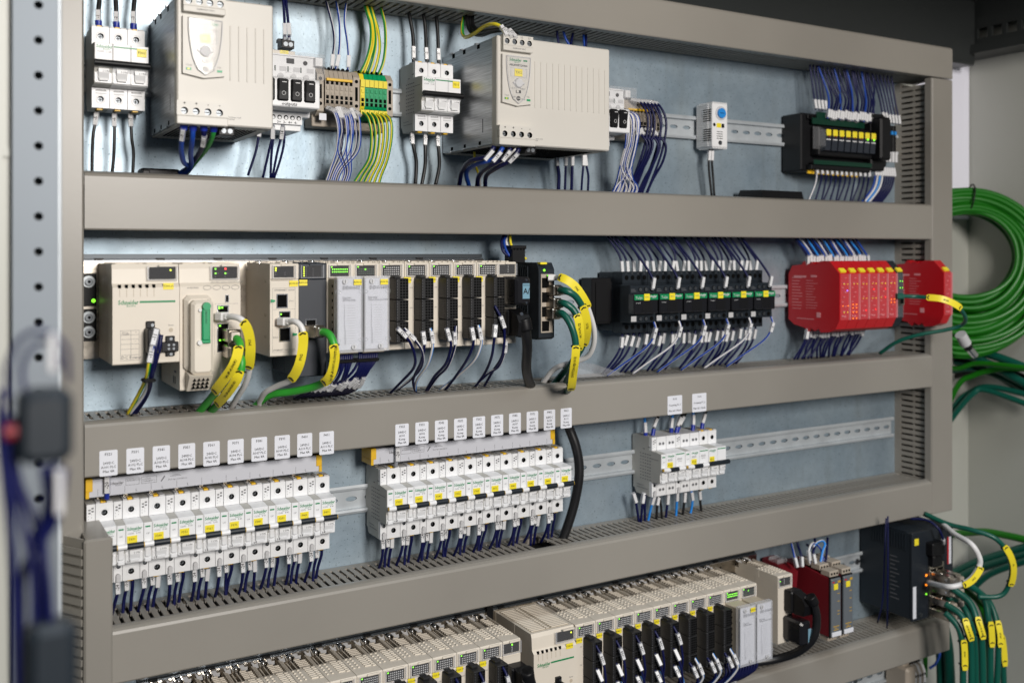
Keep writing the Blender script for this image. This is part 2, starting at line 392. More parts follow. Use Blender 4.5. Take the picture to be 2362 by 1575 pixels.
part('lid', None, 'duct', lambda m: (m.box(-4, 51, 76, 80.5, 0, 757, 1.2), m.box(-6.5, -4.4, 67, 79, 0, 757)), t)
part('base', None, 'duct_dark', lambda m: (m.box(-1, 1, 0, 13, 0, 757), m.box(-1, 1, 67, 70, 0, 757), m.box(45, 47, 0, 76, 0, 757), m.box(1, 45, 0, 2, 0, 757)), t)
def vfinger(m):
    m.box(-1, 1, 13, 67, -3.2, 3.2)
    for s in (-1, 1): m.box(-1, 1, 38.5, 41.5, min(s*3.2, s*4.5), max(s*3.2, s*4.5))
for i in range(75):
    z = -440+5+i*10
    if (-382 < z < -219 or -162 < z < 36 or 98 < z < 319 or True): part('finger', 'vf', 'duct_dark', vfinger, t, (0, 0, 5+i*10))
# left vertical duct
t = thing('vertical_cable_duct', 'vertical grey cable duct with closed lid at the left end of the rows', 'cable duct', (-9, 0, -700))
part('lid', None, 'duct', lambda m: (m.box(0, 43, 86, 92, 418, 1340, 2), m.box(-3, 0, 80, 90, 418, 1340)), t)
part('base', None, 'duct_dark', lambda m: m.box(0, 42, 0, 86, 418, 1340), t)
t = thing('vertical_cable_duct', 'short vertical duct with ribbed side, out of focus at the bottom left', 'cable duct', (20, 0, -700))
part('lid', None, 'duct', lambda m: m.box(10, 37, 118, 124, 0, 427.5, 2), t)
part('base', None, 'duct', lambda m: (m.box(12, 34, 0, 118, 0, 427.5), m.add([(x, d, z) for x, d in ((9.8, 117), (-6, 91), (-5, 89), (11, 115)) for z in (0, 427)], [(0, 1, 3, 2), (2, 3, 5, 4), (4, 5, 7, 6), (6, 7, 1, 0), (0, 2, 4, 6), (1, 7, 5, 3)])), t)
def vf2(m): m.add([(x, d, z) for x, d in ((9.6, 119), (-7, 92), (-8.6, 93), (8, 120.4)) for z in (-3.2, 3.2)], [(0, 1, 3, 2), (2, 3, 5, 4), (4, 5, 7, 6), (6, 7, 1, 0), (0, 2, 4, 6), (1, 7, 5, 3)])
for i in range(42): part('finger', 'vf2', 'duct', vf2, t, (0, 0, 5+i*10))

# lid stickers
def sticker(duct, dloc, x, z, w, h, lines, label, zs):
    o = part('name_sticker', (w, h), 'paper', lambda m: m.box(-w/2, w/2, 80.05, 80.45, -h/2, h/2, .15) if 0 else m.plan([(-w/2+1, -h/2), (w/2-1, -h/2), (w/2, -h/2+1), (w/2, h/2-1), (w/2-1, h/2), (-w/2+1, h/2), (-w/2, h/2-1), (-w/2, -h/2+1)], 80.1, 80.5), duct, (x-dloc[0], 0, z-dloc[1]), label)
    for tx, dz, sz in zip(lines, zs[0], zs[1]):
        if tx: text(tx, sz, 'ink', o, (0, 80.75, dz), 'lettering', 'CENTER', bold=.1, sx=.95)
nums = ['101', '102', '103', '104', '105', '106', '107', '109', '110', '111']
codes = ['F321', 'F331', 'F341', 'F351', 'F361', 'F371', 'F381', 'F391', 'F401', 'F411']
for i in range(10):
    sticker(ductB, (36, -219.5), 59+i*26.4, -206.6+(-.25*i), 17.8, 26.6, [codes[i], '24VDC', 'A%s PLC' % nums[i], 'Max 4A'], 'white sticker reading '+codes[i], ((9.2, 0, -4.2, -8.6), (2.9, 2.7, 2.7, 2.7)))
    sticker(ductB, (36, -219.5), 392.3+i*26.6, -208.5, 17.8, 26.6, [codes[i][:3]+'2', '24VDC', 'A'+nums[i], 'Komp', 'Max 4A'], 'white sticker reading '+codes[i][:3]+'2', ((10, 3.2, -1, -5.2, -9.4), (2.9, 2.7, 2.7, 2.7, 2.7)))
for x, c, n in ((819, 'F112', '1'), (865, 'F114', '2')):
    sticker(ductB, (36, -219.5), x, -205.6, 27, 26.8, [c, 'Forsyning PC '+n, 'Max 6A / 30mA'], 'white sticker reading '+c, ((8.5, 0, -8), (2.7, 2.7, 2.7)))

# ------------------------------------------------------------------ DIN rails
def rail(label, x0, x1, zc, mt='galv'):
    t = thing('din_rail', label, 'mounting rail', (x0, 0, zc)); L = x1-x0
    part('flanges', None, mt, lambda m: (m.prof([(6.5, 13.5), (5.2, 17.5), (7.2, 17.9), (8.6, 15), (8.2, 12.3), (1.2, 12.0), (1.2, 13.5)], 0, L), m.prof([(6.5, -13.5), (5.2, -17.5), (7.2, -17.9), (8.6, -15), (8.2, -12.3), (1.2, -12.0), (1.2, -13.5)], 0, L)), t)
    def w(m):
        n = int(L/25)
        for i in range(n): m.cell(i*L/n, (i+1)*L/n, -12.3, 12.3, (i+.5)*L/n, 0, 7.6, 3.0, 1.9, 1.6, 0, 1, 16, sides=False, back=False)
    part('slotted_web', None, [mt, 'dark_rail'], w, t)  # slot walls coloured dark for the shadow inside the slots
    for x in (L*.35, L*.69): part('fixing_screw', 's', 'screw', lambda m: m.cyl((0, 1.9, 0), (0, 4, 0), 5, 12), t, (x, 0, 0))
    return t
rail('galvanised rail behind the top row of devices', 40, 1398, 207)
rail('galvanised rail behind the black contactors', 600, 1398, -58)
rail('galvanised slotted rail behind the white breakers', 40, 1385, -298.5)
rail('galvanised rail behind the red and grey modules', 1060, 1400, -527)
rail('galvanised rail below the bottom duct', 1000, 1420, -735)

# ------------------------------------------------------------------ breakers
def bprof(m, x0, x1, f=43):
    m.prof([(3, 41), (8, 43.3), (f, 43.3), (f, 23.8), (58, 23.6), (69.4, 22.4), (70, 21.5), (70, -3), (67.5, -8), (67.5, -18), (66, -20.3), (f+4, -21.6), (f, -21.8), (f, -43.3), (12, -43.3), (8, -36), (5, -36), (5, -18), (0.5, -14), (0.5, 16), (3, 18)], x0, x1)
def breaker(x0, zc, layout, code, label, group, brandw='stripe', top_clip=True):
    # layout: list of (kind, x, width); kinds: aux, pole, vigi
    t = thing('circuit_breaker', label, 'breaker', (x0, 0, zc), group)
    for kind, x, w in layout:
        P = (x, 0, 0)
        part('body', ('b', w), 'breaker_grey' if x == 0 else 'white', lambda m: bprof(m, .12, w-.12), t, P) if x else part('body', ('b0', w), ['breaker_grey'], lambda m: bprof(m, .12, w-.12), t, P)
        part('front_cover', ('nose', w), ['white'], lambda m: (m.box(.35, w-.35, 69.6, 70.7, -3, 22.2, .4), m.box(.5, w-.5, 67, 68.2, -19.5, -8.5, .5)), t, P)
        if kind == 'aux':
            part('terminal_cover', 'auxt', 'white', lambda m: (m.box(.25, 8.75, 43, 49, 23.9, 43.3, .3)), t, P)
            part('terminal_cover', 'auxb', ['white', 'hole'], lambda m: (m.cell(.25, 8.75, -43.3, -21.9, 5.2, -27, 2.3, 2.3, 49, 6, 0, 1, 12)), t, P)
            part('screw', 'sa', 'screw', lambda m: m.cyl((5.2, 43.3, -27), (5.2, 47.4, -27), 1.9, 10), t, P)
            part('release_lever', 'ra', 'lightgrey', lambda m: (m.cyl((4.6, 47, -36.5), (4.6, 52.5, -36.5), 2.4, 10), m.box(2.2, 7, 47, 52, -43, -36.5, .5)), t, P)
            part('toggle_link', 'ta', ['white', 'amber'], lambda m: (m.cyl((.2, 75.2, .5), (9.6, 75.2, .5), 3.0, 10, 0), m.cyl((.1, 75.2, .5), (-.4, 75.2, .5), 2.2, 10, 1), m.box(2, 7.5, 69, 75, -2, 2, .3)), t, P)
            part('switch_window', 'sw', 'white', lambda m: (m.box(1.6, 7.4, 68, 70.8, -14.5, -3.8, .9), m.box(1.2, 8, 66.5, 70.5, -20, -15.5, .6)), t, P)
            part('colour_mark', 'cm', 'brand_green', lambda m: m.box(1.8, 7, 70.7, 70.85, 17.2, 18.8), t, P)
            text('OF', 2.0, 'ink_grey', t, (x+2.5, 70.9, 10.5))
            part('terminal_print', 'tp', 'ink_grey', lambda m: [m.box(2+3*(i % 2), 2.25+3*(i % 2)+2*(i > 3), 49, 49.12, 27+i*1.6, 28.6+i*1.6) for i in range(8)], t, P)
            continue
        n = 1 if kind == 'pole' else 1
        def tt(m): m.cell(.25, w-.25, 24, 43.3, w/2, 33.3, 3.2, 3.2, 49, 6, 0, 1, 16)
        def tb(m): m.cell(.25, w-.25, -43.3, -22, w/2, -33.8, 3.2, 3.2, 49, 6, 0, 1, 16)
        if kind == 'pole':
            part('terminal_cover', ('pt', w), ['white', 'hole'], tt, t, P); part('terminal_cover', ('pb', w), ['white', 'hole'], tb, t, P)
            for zz in (33.3, -33.8):
                part('screw_collar', 'sc', 'white', lambda m: [m.cyl((4.6*math.cos(q*.5236), 49, 4.6*math.sin(q*.5236)), (4.6*math.cos((q+1)*.5236), 49, 4.6*math.sin((q+1)*.5236)), .35, 5) for q in range(12)], t, (x+w/2, 0, zz))
                part('screw', 's', ['screw', 'hole'], lambda m: (m.cyl((0, 43.2, 0), (0, 44.4, 0), 2.5, 12), m.box(-2, 2, 44.4, 44.6, -.4, .4, 0, 1), m.box(-.4, .4, 44.4, 44.65, -2, 2, 0, 1)), t, (x+w/2, 0, zz))
            part('vent_slot', 'vs', 'hole', lambda m: (m.box(4, w-4, 49, 49.15, -24.6, -24.1), m.box(w-5, w-4, 49, 49.3, -25, -23.8)), t, P)
            if top_clip:
                part('clip', 'cl', 'amber', lambda m: m.box(5.5, 10.5, 38, 47, 43.3, 45.3, .4), t, P)
                part('clip', 'cl2', 'amber', lambda m: m.box(5.5, 11.5, 38, 46, -45.2, -43.4, .4), t, P)
                part('terminal_guard', 'tg', 'lightgrey', lambda m: (m.box(.8, 4.6, 30, 48, 43.3, 44.8), m.box(11.5, 17, 30, 48, 43.3, 44.8), m.box(4.6, 5.4, 20, 40, 43.3, 44.6)), t, P)
        else:
            part('terminal_cover', ('vt', w), 'white', lambda m: (m.box(.25, w-.25, 43, 49, 24, 43.3, .3), m.box(.25, w-.25, 43, 49, -43.3, -22, .3)), t, P)
            for zz in (33, -34):
                for xx in (-3, 3): part('screw', 'sv', ['lightgrey', 'screw'], lambda m: (m.cyl((0, 49, 0), (0, 49.4, 0), 2.6, 12), m.cyl((0, 49.4, 0), (0, 49.5, 0), 1.7, 10, 1)), t, (x+w/2+xx, 0, zz))
            part('test_button', 'tbn', 'lightgrey', lambda m: m.box(3, 11, 70.7, 72, 12, 15, .3), t, P)
        def knob(m):
            N = 14
            for i in range(N-1):
                pass
            m.cyl((w/2, 66.5, -11), (w/2, 68.9, -11), 7.2, 20, 0, 6.6)
        part('lever_well', ('lw', w), 'white', knob, t, P)
        part('lever', ('lv', w), ['white', 'ink_grey'], lambda m: (m.prof([(66, -3), (72.5, -5), (72.8, -9), (70.5, -15), (66, -16.5)], w/2-5.2, w/2+5.4), m.prof([(66, -15.4), (71.5, -15), (71.2, -17.2), (66, -18)], w/2-4.4, w/2+4.4)), t, P)
        text('I.ON', 2.3, 'ink_grey', t, (x+w/2-1.2, 73.0, -7.6))
    return t
def nameplate(t, x, z, code, w=10.2, h=7.4, d=70.9):
    o = part('name_plate', (w, h), 'yellow', lambda m: m.box(-w/2, w/2, 0, .5, -h/2, h/2), t, (x, d, z))
    text(code, h*.36, 'ink', o, (0, .7, 0), 'lettering', 'CENTER', sx=.95)
    return o
def small_breaker(x0, i, code, label, group):
    t = breaker(x0, -298.5, [('aux', 0, 9), ('pole', 9, 18)], code, label, group)
    brand(t, 10.4, 70.85, 17.6, 3.5)
    text('iC60N    B 4A', 1.8, 'ink_grey', t, (11, 70.85, 12.6), sx=.9)
    nameplate(t, 15.4, 6.6, code)
    part('black_tick', 'bt', 'ink', lambda m: (m.box(21.5, 23.2, 70.7, 70.9, .2, 1.3), m.box(16, 21.5, 70.7, 70.85, .6, .8)), t)
    text('B4', 2.6, 'ink_grey', t, (10.6, 68.4, -17.6))
    part('toggle_bar', 'tb', 'anthracite', lambda m: m.cyl((9.9, 75.2, .5), (26.4, 75.2, .5), 3.3, 12), t)
    part('toggle_end', 'te', 'amber', lambda m: m.cyl((26.4, 75.2, .5), (27.0, 75.2, .5), 2.9, 10), t)
for i in range(10):
    small_breaker(41.4+i*27.02, i, codes[i], 'white breaker with yellow plate %s in the left row' % codes[i], 'white breakers in two rows under the stickers')
for i in range(10):
    c = codes[i][:3]+'2'
    small_breaker(376.8+i*27.05, i, c, 'white breaker with yellow plate %s in the middle row' % c, 'white breakers in two rows under the stickers')
# comb busbars over the two rows
for x0, x1, w in ((40, 300, 'left'), (362.5, 630.5, 'middle')):
    t = thing('comb_busbar', 'grey comb busbar with yellow ends on top of the %s row of breakers' % w, 'busbar', (x0, 0, -246.5))
    L = x1-x0
    part('rail_body', None, ['busbar_grey'], lambda m: (m.box(3, L-3, 40, 54, -.5, 18.5, .8), m.box(3, L-3, 25, 41, -1, 16)), t)
    for s, xx in (('l', 0), ('r', L-7)):
        part('end_cap', s, 'amber', lambda m: (m.box(0, 7, 24, 55, 6, 19.3, .5), m.box(0 if s == 'l' else 3.5, 3.5 if s == 'l' else 7, 24, 55, -1, 6, .3)), t, (xx, 0, 0))
    for i in range(10):
        text('L', 3.0, 'ink_grey', t, (29+i*27-6, 54.3, 2.8)) if 29+i*27-6 < L-4 else None
        part('comb_tooth', 'ct', 'connector_metal', lambda m: m.box(0, 4, 30, 34, -8, 0), t, (14+i*27, 0, 0)) if i*27+14 < L-5 else None
        part('joint_mark', 'jm', 'ink_grey', lambda m: m.box(0, .3, 54, 54.15, 1, 8), t, (12+i*27, 0, 0)) if i*27+12 < L-8 else None
    brand(t, 24, 54.3, 12.4, 3.2, 'ink_grey')
    for a, b in ((40, 54), (56, 72)): part('print_frame', (a, b), 'ink_grey', lambda m: (m.box(a, b, 54, 54.12, 15.6, 15.9), m.box(a, b, 54, 54.12, 8.6, 8.9), m.box(a, a+.3, 54, 54.12, 8.6, 15.9), m.box(b-.3, b, 54, 54.12, 8.6, 15.9)), t)
    text('A9XAH157', 2.2, 'ink_grey', t, (41, 54.3, 13.6)); text('Iu=500V\n100A@40°C', 1.9, 'ink_grey', t, (57, 54.3, 12.2)); text('End caps mandatory', 1.8, 'ink_grey', t, (84, 54.3, 10))
    part('print_icon', None, 'ink_grey', lambda m: (m.plan([(76, 9), (77, 8.6), (81, 14), (80, 15)], 54, 54.12), m.box(86, 98, 54, 54.12, 13.2, 13.6), m.box(88, 96, 54, 54.12, 14.4, 14.7)), t)
# side print of the middle row's first breaker and of the RCBO group
def sideprint(x, zc, label):
    o = None
sp = [o for o in COL.objects if o.get('label') in ('white breaker with yellow plate F322 in the middle row',)][0]
def sprint(m):
    random.seed(3)
    for k in range(5):
        for j in range(9): m.box(-.15, .0, 22+k*5.5, 22+k*5.5+2.2+random.random(), -20+j*4.6, -18.8+j*4.6)
    m.box(-.15, 0, 44, 64, 12.4, 13); m.box(-.15, 0, 14, 40, -34, -33.4); m.box(-.15, 0, 14, 30, -30, -29.4)
    m.box(-.15, 0, 28, 33, 24, 25); m.box(-.15, 0, 40, 46, 28, 29)
part('side_print', 'sp', 'ink_grey', sprint, sp)
def three_pole(x0, zc, code, label):
    t = breaker(x0, zc, [('pole', 0, 18), ('pole', 18, 18), ('pole', 36, 18)], code, label, None)
    brand(t, 1.8, 70.85, 18.4, 3.7)
    part('brand_stripe', 'bs', 'brand_green', lambda m: m.box(19, 52.5, 70.7, 70.9, 18.2, 19.6), t)
    text('iC60N   C 6A', 2.0, 'ink_grey', t, (2.4, 70.85, 13), sx=.9)
    nameplate(t, 47, 15.0, code, 9.8, 8.4, 71)
    part('black_tick', 'bt3', 'ink', lambda m: m.box(7, 14, 70.7, 70.9, 2.6, 3.2), t)
    part('toggle_bar', 'tb3', 'black', lambda m: m.cyl((-.5, 75.4, .5), (54.6, 75.4, .5), 3.4, 12), t)
    text('C6', 2.8, 'ink_grey', t, (1.5, 68.4, -17.4))
    for k in range(3): part('vent_ribs', 'vr', 'lightgrey', lambda m: (m.box(4, 15, 49, 49.7, -25.6, -24.6), m.box(4, 15, 49, 49.7, -28.2, -27.2)), t, (k*18, 0, 0))
    return t
three_pole(46.6, 210.6, 'F301', 'white three-pole breaker with yellow plate F301 at the upper left')
part('side_print', 'sp', 'ink_grey', sprint, three_pole(424, 209.8, 'F311', 'white three-pole breaker with yellow plate F311 beside the large power supply'))
# residual current breakers
for x0, c, w in ((802, 'F112', 'first'), (847, 'F114', 'second')):
    t = breaker(x0, -299.3, [('aux', 0, 9), ('vigi', 9, 18), ('vigi', 27, 18)], c, 'white residual current breaker with yellow plate %s, black and white toggle' % c, 'residual current breakers on the right of the middle row')
    brand(t, 12, 70.85, 18.6, 2.9); part('brand_stripe', 'bs2', 'brand_green', lambda m: m.box(27.5, 43, 70.7, 70.9, 19.4, 20.8), t)
    nameplate(t, 16, 5.6, c, 10, 8.2)
    text('Appuyer', 1.5, 'ink_grey', t, (31, 70.85, 9.6)); part('black_tick', 'bt', 'ink', lambda m: (m.box(21.5, 23.2, 70.7, 70.9, .2, 1.3), m.box(16, 21.5, 70.7, 70.85, .6, .8)), t, (12, 0, 1))
    part('toggle_bar', 'tbv', 'anthracite', lambda m: m.cyl((12, 75.2, -.2), (28, 75.2, -.2), 3.2, 12), t)
    part('toggle_link', 'tl2', 'white', lambda m: (m.cyl((28, 75.2, -.2), (40, 75.2, -.2), 3.0, 10), m.cyl((4, 75.2, -.2), (12, 75.2, -.2), 3.0, 10)), t)
    if x0 == 802: part('side_print', 'sp', 'ink_grey', sprint, t)
t = breaker(892, -299.3, [('pole', 0, 17.2), ('pole', 17.2, 17.2)], 'F211', 'white two-pole breaker with long black toggle at the right end of its group', None)
brand(t, 1.5, 70.85, 18.6, 2.9); part('brand_stripe', 'bs4', 'brand_green', lambda m: m.box(17, 33, 70.7, 70.9, 19.4, 20.8), t)
nameplate(t, 6, 5.8, 'F211', 9, 8); part('toggle_bar', 'tb4', 'anthracite', lambda m: m.cyl((-1, 75.2, .5), (35.5, 75.2, .5), 3.3, 12), t)

# ------------------------------------------------------------------ power supplies
def psu(x0, w, code, label, nr, labels):
    zb, H = 145.0, 128.5
    t = thing('power_supply', label, 'power supply', (x0, 0, zb))
    part('metal_case', None, 'brushed_steel', lambda m: (m.box(0, w, 2, 138, 0, H), [m.box(-1.2, 3, d, d+6, H-1, H+1) for d in (24, 52, 92)], [m.box(-1.2, 1, d, d+5, -1, 1) for d in (20, 56, 96)]), t)
    part('case_slots', None, 'hole', lambda m: ([m.box(-.15, .1, d, d+7, H-7, H-1.5) for d in (30, 60, 98)], [m.box(-.15, .1, d, d+6, 1.5, 6) for d in (26, 62, 102)], m.box(-.15, .1, 112, 113.4, 16, 33)), t)
    part('bottom_grille', None, ['psu_beige', 'hole'], lambda m: (m.box(2, w, 4, 137, -1.5, -.2), [m.box(8+i*4.0, 10.4+i*4.0, 30, 128, -1.8, -1.4, 0, 1) for i in range(int((w-14)/4))]), t)
    part('front_panel', None, 'psu_beige', lambda m: m.box(-.8, w+.8, 137.5, 150, -1.2, H+1, 1.4), t)
    part('moulded_ribs', None, 'psu_beige', lambda m: [m.box(52+i*8.8, 53.4+i*8.8, 149.8, 150.7, 46, 103, .3) for i in range(nr)], t)
    tb = part('terminal_block', ('top', nr), ['psu_beige', 'hole'], lambda m: (m.box(4, 46, 150, 152, 111, 130.5), m.box(4, 46, 152, 157, 111, 117.5, .6), m.box(4, 46, 152, 157, 127, 130.5), [m.cell(4+10.5*i, 14.5+10.5*i, 117.5, 127, 9.2+10.5*i, 122.2, 3.5, 3.5, 157, 5, 0, 1, 12) for i in range(4)]), t)
    for i in range(4): part('screw', 'ps', ['screw', 'hole'], lambda m: (m.cyl((0, 152.2, 0), (0, 154.6, 0), 3.0, 10), m.box(-2.4, 2.4, 154.6, 154.8, -.35, .35, 0, 1)), t, (9.2+10.5*i, 0, 122.2))
    for s, dx in (('L1', 17.4), ('L2', 28), ('L3', 38.5)): text(s, 2.6, 'ink_grey', t, (dx, 157.3, 128.4)) if labels else None
    text('3x380-500 VAC', 2.0, 'ink_grey', t, (26, 157.3, 114.3), align='CENTER')
    tb = part('terminal_block', ('bot', nr), ['psu_beige', 'hole'], lambda m: (m.box(-3, 48, 150, 154, -3, 20.5), m.box(-3, 48, 154, 160, -3, 5.6, .8), m.box(-3, 48, 154, 160, 15.2, 20.5), [m.cell(-3+12.75*i, 9.75+12.75*i, 5.6, 15.2, 4.4+11.6*i, 10.4, 3.6, 3.6, 160, 5, 0, 1, 12) for i in range(4)]), t)
    for i in range(4):
        part('screw', 'ps', ['screw', 'hole'], lambda m: (m.cyl((0, 152.2, 0), (0, 154.6, 0), 3.0, 10), m.box(-2.4, 2.4, 154.6, 154.8, -.35, .35, 0, 1)), t, (4.4+11.6*i, 1, 10.4))
        text('++--'[i], 3.2, 'ink', t, (4.4+11.6*i, 160.3, 17.8), align='CENTER', bold=.3)
    part('name_bezel', None, 'psu_beige', lambda m: m.plan([(4, 49), (25, 45.5), (46, 49), (46, 107), (4, 107)], 149.5, 154.5), t)
    def shield(k=0.0):
        L = [(9+k, 105), (43-k, 105)]; R = []
        for i in range(1, 10): a = i/10; hw = (17-k)*math.sqrt(max(0, 1-a**2.1)); R.append((26+hw, 105-a*57)); L.insert(0, (26-hw, 105-a*57))
        return L+R+[(26, 48.5)]
    part('recess_plate', None, 'psu_beige', lambda m: m.plan(shield(1.5), 154.5, 155), t)
    def rim(m):
        p = shield(); m.tube([(x, 155.6, z) for x, z in p]+[(p[0][0], 155.6, p[0][1])], .55, 6)
    part('cover_rim', None, 'lightgrey', rim, t)
    part('clear_cover', None, 'clear_cover', lambda m: m.plan(shield(.5), 156.6, 157.2), t)
    brand(t, 13.5, 155.2, 100.8, 3.9); part('brand_stripe', 'pbs', 'brand_green', lambda m: m.box(33, 38.5, 155, 155.3, 99.8, 101.8), t)
    text(labels or 'ABL8RPS24100', 2.7, 'ink', t, (26, 155.3, 94.5), align='CENTER', bold=.2)
    part('plate_frame', 'pf', 'lightgrey', lambda m: (m.box(15, 38, 155, 155.5, 90.6, 91.2), m.box(15, 38, 155, 155.5, 80.4, 81), m.box(15, 15.6, 155, 155.5, 80.4, 91.2), m.box(37.4, 38, 155, 155.5, 80.4, 91.2)), t)
    nameplate(t, 26, 85.8, code, 11, 9, 155.2)
    part('lock_tab', 'lt', 'lightgrey', lambda m: (m.cyl((26, 155, 73), (26, 157.8, 73), 6.4, 14, 0, 5), m.box(18, 34, 155, 157, 71.5, 74.5, .6)), t)
    text('AUTO      MANU', 1.9, 'ink_grey', t, (26, 155.3, 66.3), align='CENTER')
    part('slide_switch', 'ss', ['hole', 'psu_beige'], lambda m: (m.box(22.5, 29.5, 155, 155.4, 61, 64.6), m.box(23, 26, 155.2, 156.2, 61.4, 64.2, 0, 1)), t)
    part('adjuster', 'ad', ['hole', 'psu_beige'], lambda m: (m.cyl((26, 155, 54.6), (26, 155.5, 54.6), 2.8, 12), m.box(24, 28, 155.5, 156, 54.2, 55, 0, 1)), t)
    text('24V', 1.8, 'ink_grey', t, (18, 155.3, 56)); text('28.8V', 1.8, 'ink_grey', t, (30, 155.3, 54))
    for s, dx in (('Uout', 7), ('Uin', 38)):
        text(s, 2.0, 'ink_grey', t, (dx, 154.8, 57.5)); part('status_light', 'sl', 'green_plastic', lambda m: m.box(0, 5.2, 154.5, 155, 0, 2.4), t, (dx, 0, 52.4))
    part('indicator_bar', 'ib', 'wire_yellow', lambda m: (m.box(1.4, 3.6, 155.0, 155.1, .4, 2)), t, (7, 0, 52.4))
    part('lower_plug', 'lp', ['black', 'screw'], lambda m: (m.box(34, 50, 118, 142, -10, -1, .6), m.cyl((39, 142, -5.5), (39, 142.5, -5.5), 2.6, 10, 1), m.cyl((45.5, 142, -5.5), (45.5, 142.5, -5.5), 2.6, 10, 1)), t, (9, 0, 0))
    text('Caution: read\nmanual', 1.8, 'ink_grey', t, (50, 150.2, 7))
    return t
psu(114.5, 97, 'T302', 'smaller beige power supply with steel side at the upper left', 5, '')
psu(486.5, 165.5, 'T312', 'largest beige power supply with steel side in the top row', 13, 'ABL8WPS24400')

# ------------------------------------------------------------------ electronic protection modules with rocker switches
def protection(x0, w, n, label, txt):
    t = thing('protection_module', label, 'protection module', (x0, 0, 163))
    part('body', None, 'white', lambda m: (m.box(0, w, 5, 60, 8, 78, 1), m.box(0, w, 60, 95, 14, 47, 1.2), m.box(0, w-1, 55, 82, 44, 76, 1)), t)
    part('lower_block', None, 'white', lambda m: (m.box(0, w-10, 5, 56, -8, 10, .6), m.box(0, w-10, 56, 61, -1, 10)), t)
    part('status_face', None, ['white', 'screen', 'lightgrey', 'hole'], lambda m: (m.box(1, w-2, 82, 84, 46, 75), m.box(w-36, w-27, 84, 84.4, 65, 71, 0, 3), [m.box(w-60+i*16, w-52+i*16, 84, 84.5, 56, 61, 0, 2) for i in range(4)], [m.cyl((w-58+i*15, 84, 50), (w-58+i*15, 85.5, 50), 3.4, 12, 2) for i in range(4)], m.cyl((w-14, 84, 67), (w-14, 85, 67), 2.6, 12, 3)), t)
    for i in range(3): part('level_mark', 'lm', 'pcb_green', lambda m: m.box(0, 1.6, 84, 84.6, 55.5, 61.5), t, (w-50+i*15, 0, 0))
    part('clear_hood', None, 'clear_cover', lambda m: (m.box(1, w+1, 108, 109, 45.5, 74, .3), m.box(1, w+1, 84, 108, 73, 74), m.box(w, w+1, 84, 108, 45.5, 73), m.box(1, w+1, 84, 108, 45, 46), m.box(w-45, w-35, 109, 111, 49, 54, .6)), t)
    part('hood_hinge', None, 'white', lambda m: m.box(w-4, w+5, 78, 90, 64, 74, .6), t)
    text('Schneider', 2.4, 'brand_green', t, (w-70, 84.6, 70), bold=.3); part('terminal_strip', 'ts', ['beige'], lambda m: m.box(5, w-20, 50, 66, 76, 83, .6), t)
    nameplate(t, w-33, 81, 'A302', 10, 4, 66)
    p = 15.6
    for i in range(n):
        xx = w-4.5-(i+1)*p
        o = part('rocker_switch', 'rk', ['black'], lambda m: (m.box(1, 14.2, 95, 97, 20.2, 45.5, 1.5), m.prof([(97, 22), (98.2, 22), (99, 31), (101.4, 43), (97, 43.5)], 2.8, 12.4)), t, (xx, 0, 0))
        part('on_mark', 'om', 'ink_white', lambda m: m.box(5, 10, 101.2, 101.7, 40.2, 41), o)
        part('off_mark', 'fm', 'ink_white', lambda m: [m.cyl((7.5+2*math.cos(q*.628), 99.6, 28.5+2.2*math.sin(q*.628)), (7.5+2*math.cos((q+1)*.628), 99.6, 28.5+2.2*math.sin((q+1)*.628)), .3, 4) for q in range(10)], o)
    if txt:
        text('outputs', 4.2, 'ink_grey', t, (w-45, 95.4, 17.3), bold=.25)
        text('3+  3-  4+  4-', 3.2, 'ink_grey', t, (w-40, 61.4, .9), bold=.2)
    for i in range(5): part('output_terminal', 'ot', ['white', 'hole'], lambda m: (m.cyl((0, 61, 6.6), (0, 61.3, 6.6), 2.7, 10, 1), m.cyl((0, 61.2, 6), (0, 61.6, 6), 1.8, 8, 0)), t, (w-14-i*7.6, 0, 0))
    t2 = part('top_plug', 'tpl', ['black', 'screw'], lambda m: (m.box(0, 15, 45, 62, 0, 9.5, .5), m.box(0, 15, 40, 50, 9, 13), m.cyl((4.6, 62, 4.6), (4.6, 62.5, 4.6), 2.7, 10, 1), m.cyl((10.6, 62, 4.6), (10.6, 62.5, 4.6), 2.7, 10, 1)), t, (w-34.5, 0, 87))
    return t
protection(211, 72.5, 4, 'white protection module with black rocker switches marked outputs', True)
protection(655, 72.5, 4, 'white protection module with black rockers half hidden behind the largest power supply', False)

# ------------------------------------------------------------------ spring terminals
def slice_(x, colr, label, group, zc=207, n=1):
    w = 5.9
    t = thing('terminal_block', label, 'terminal', (x, 0, zc), group)
    def body(m):
        m.prof([(3, 30), (14, 31.5), (26, 31), (40, 26), (46, 14), (46, -14), (40, -24), (26, -29), (14, -30), (3, -28)], .15, w-.15, 0)
        for z in (8.5, -9, -14.5): m.box(1.2, w-1.2, 45.8, 46.4, z, z+4.2, 0, 1)
        m.box(1.4, w-1.4, 45.8, 47.2, 1.8, 6.2, .3, 0); m.box(1.4, w-1.4, 45.8, 46.8, -4.5, -.8, .3, 0)
    part('body', ('tb', colr), [colr, 'hole'], body, t)
    part('wire_opening', 'wo', 'hole', lambda m: (m.cyl((w/2, 33, 29), (w/2, 34.4, 29.8), 2.0, 10), m.cyl((w/2, 44, -19.2), (w/2, 44.6, -19.8), 1.9, 10)), t)
    return t
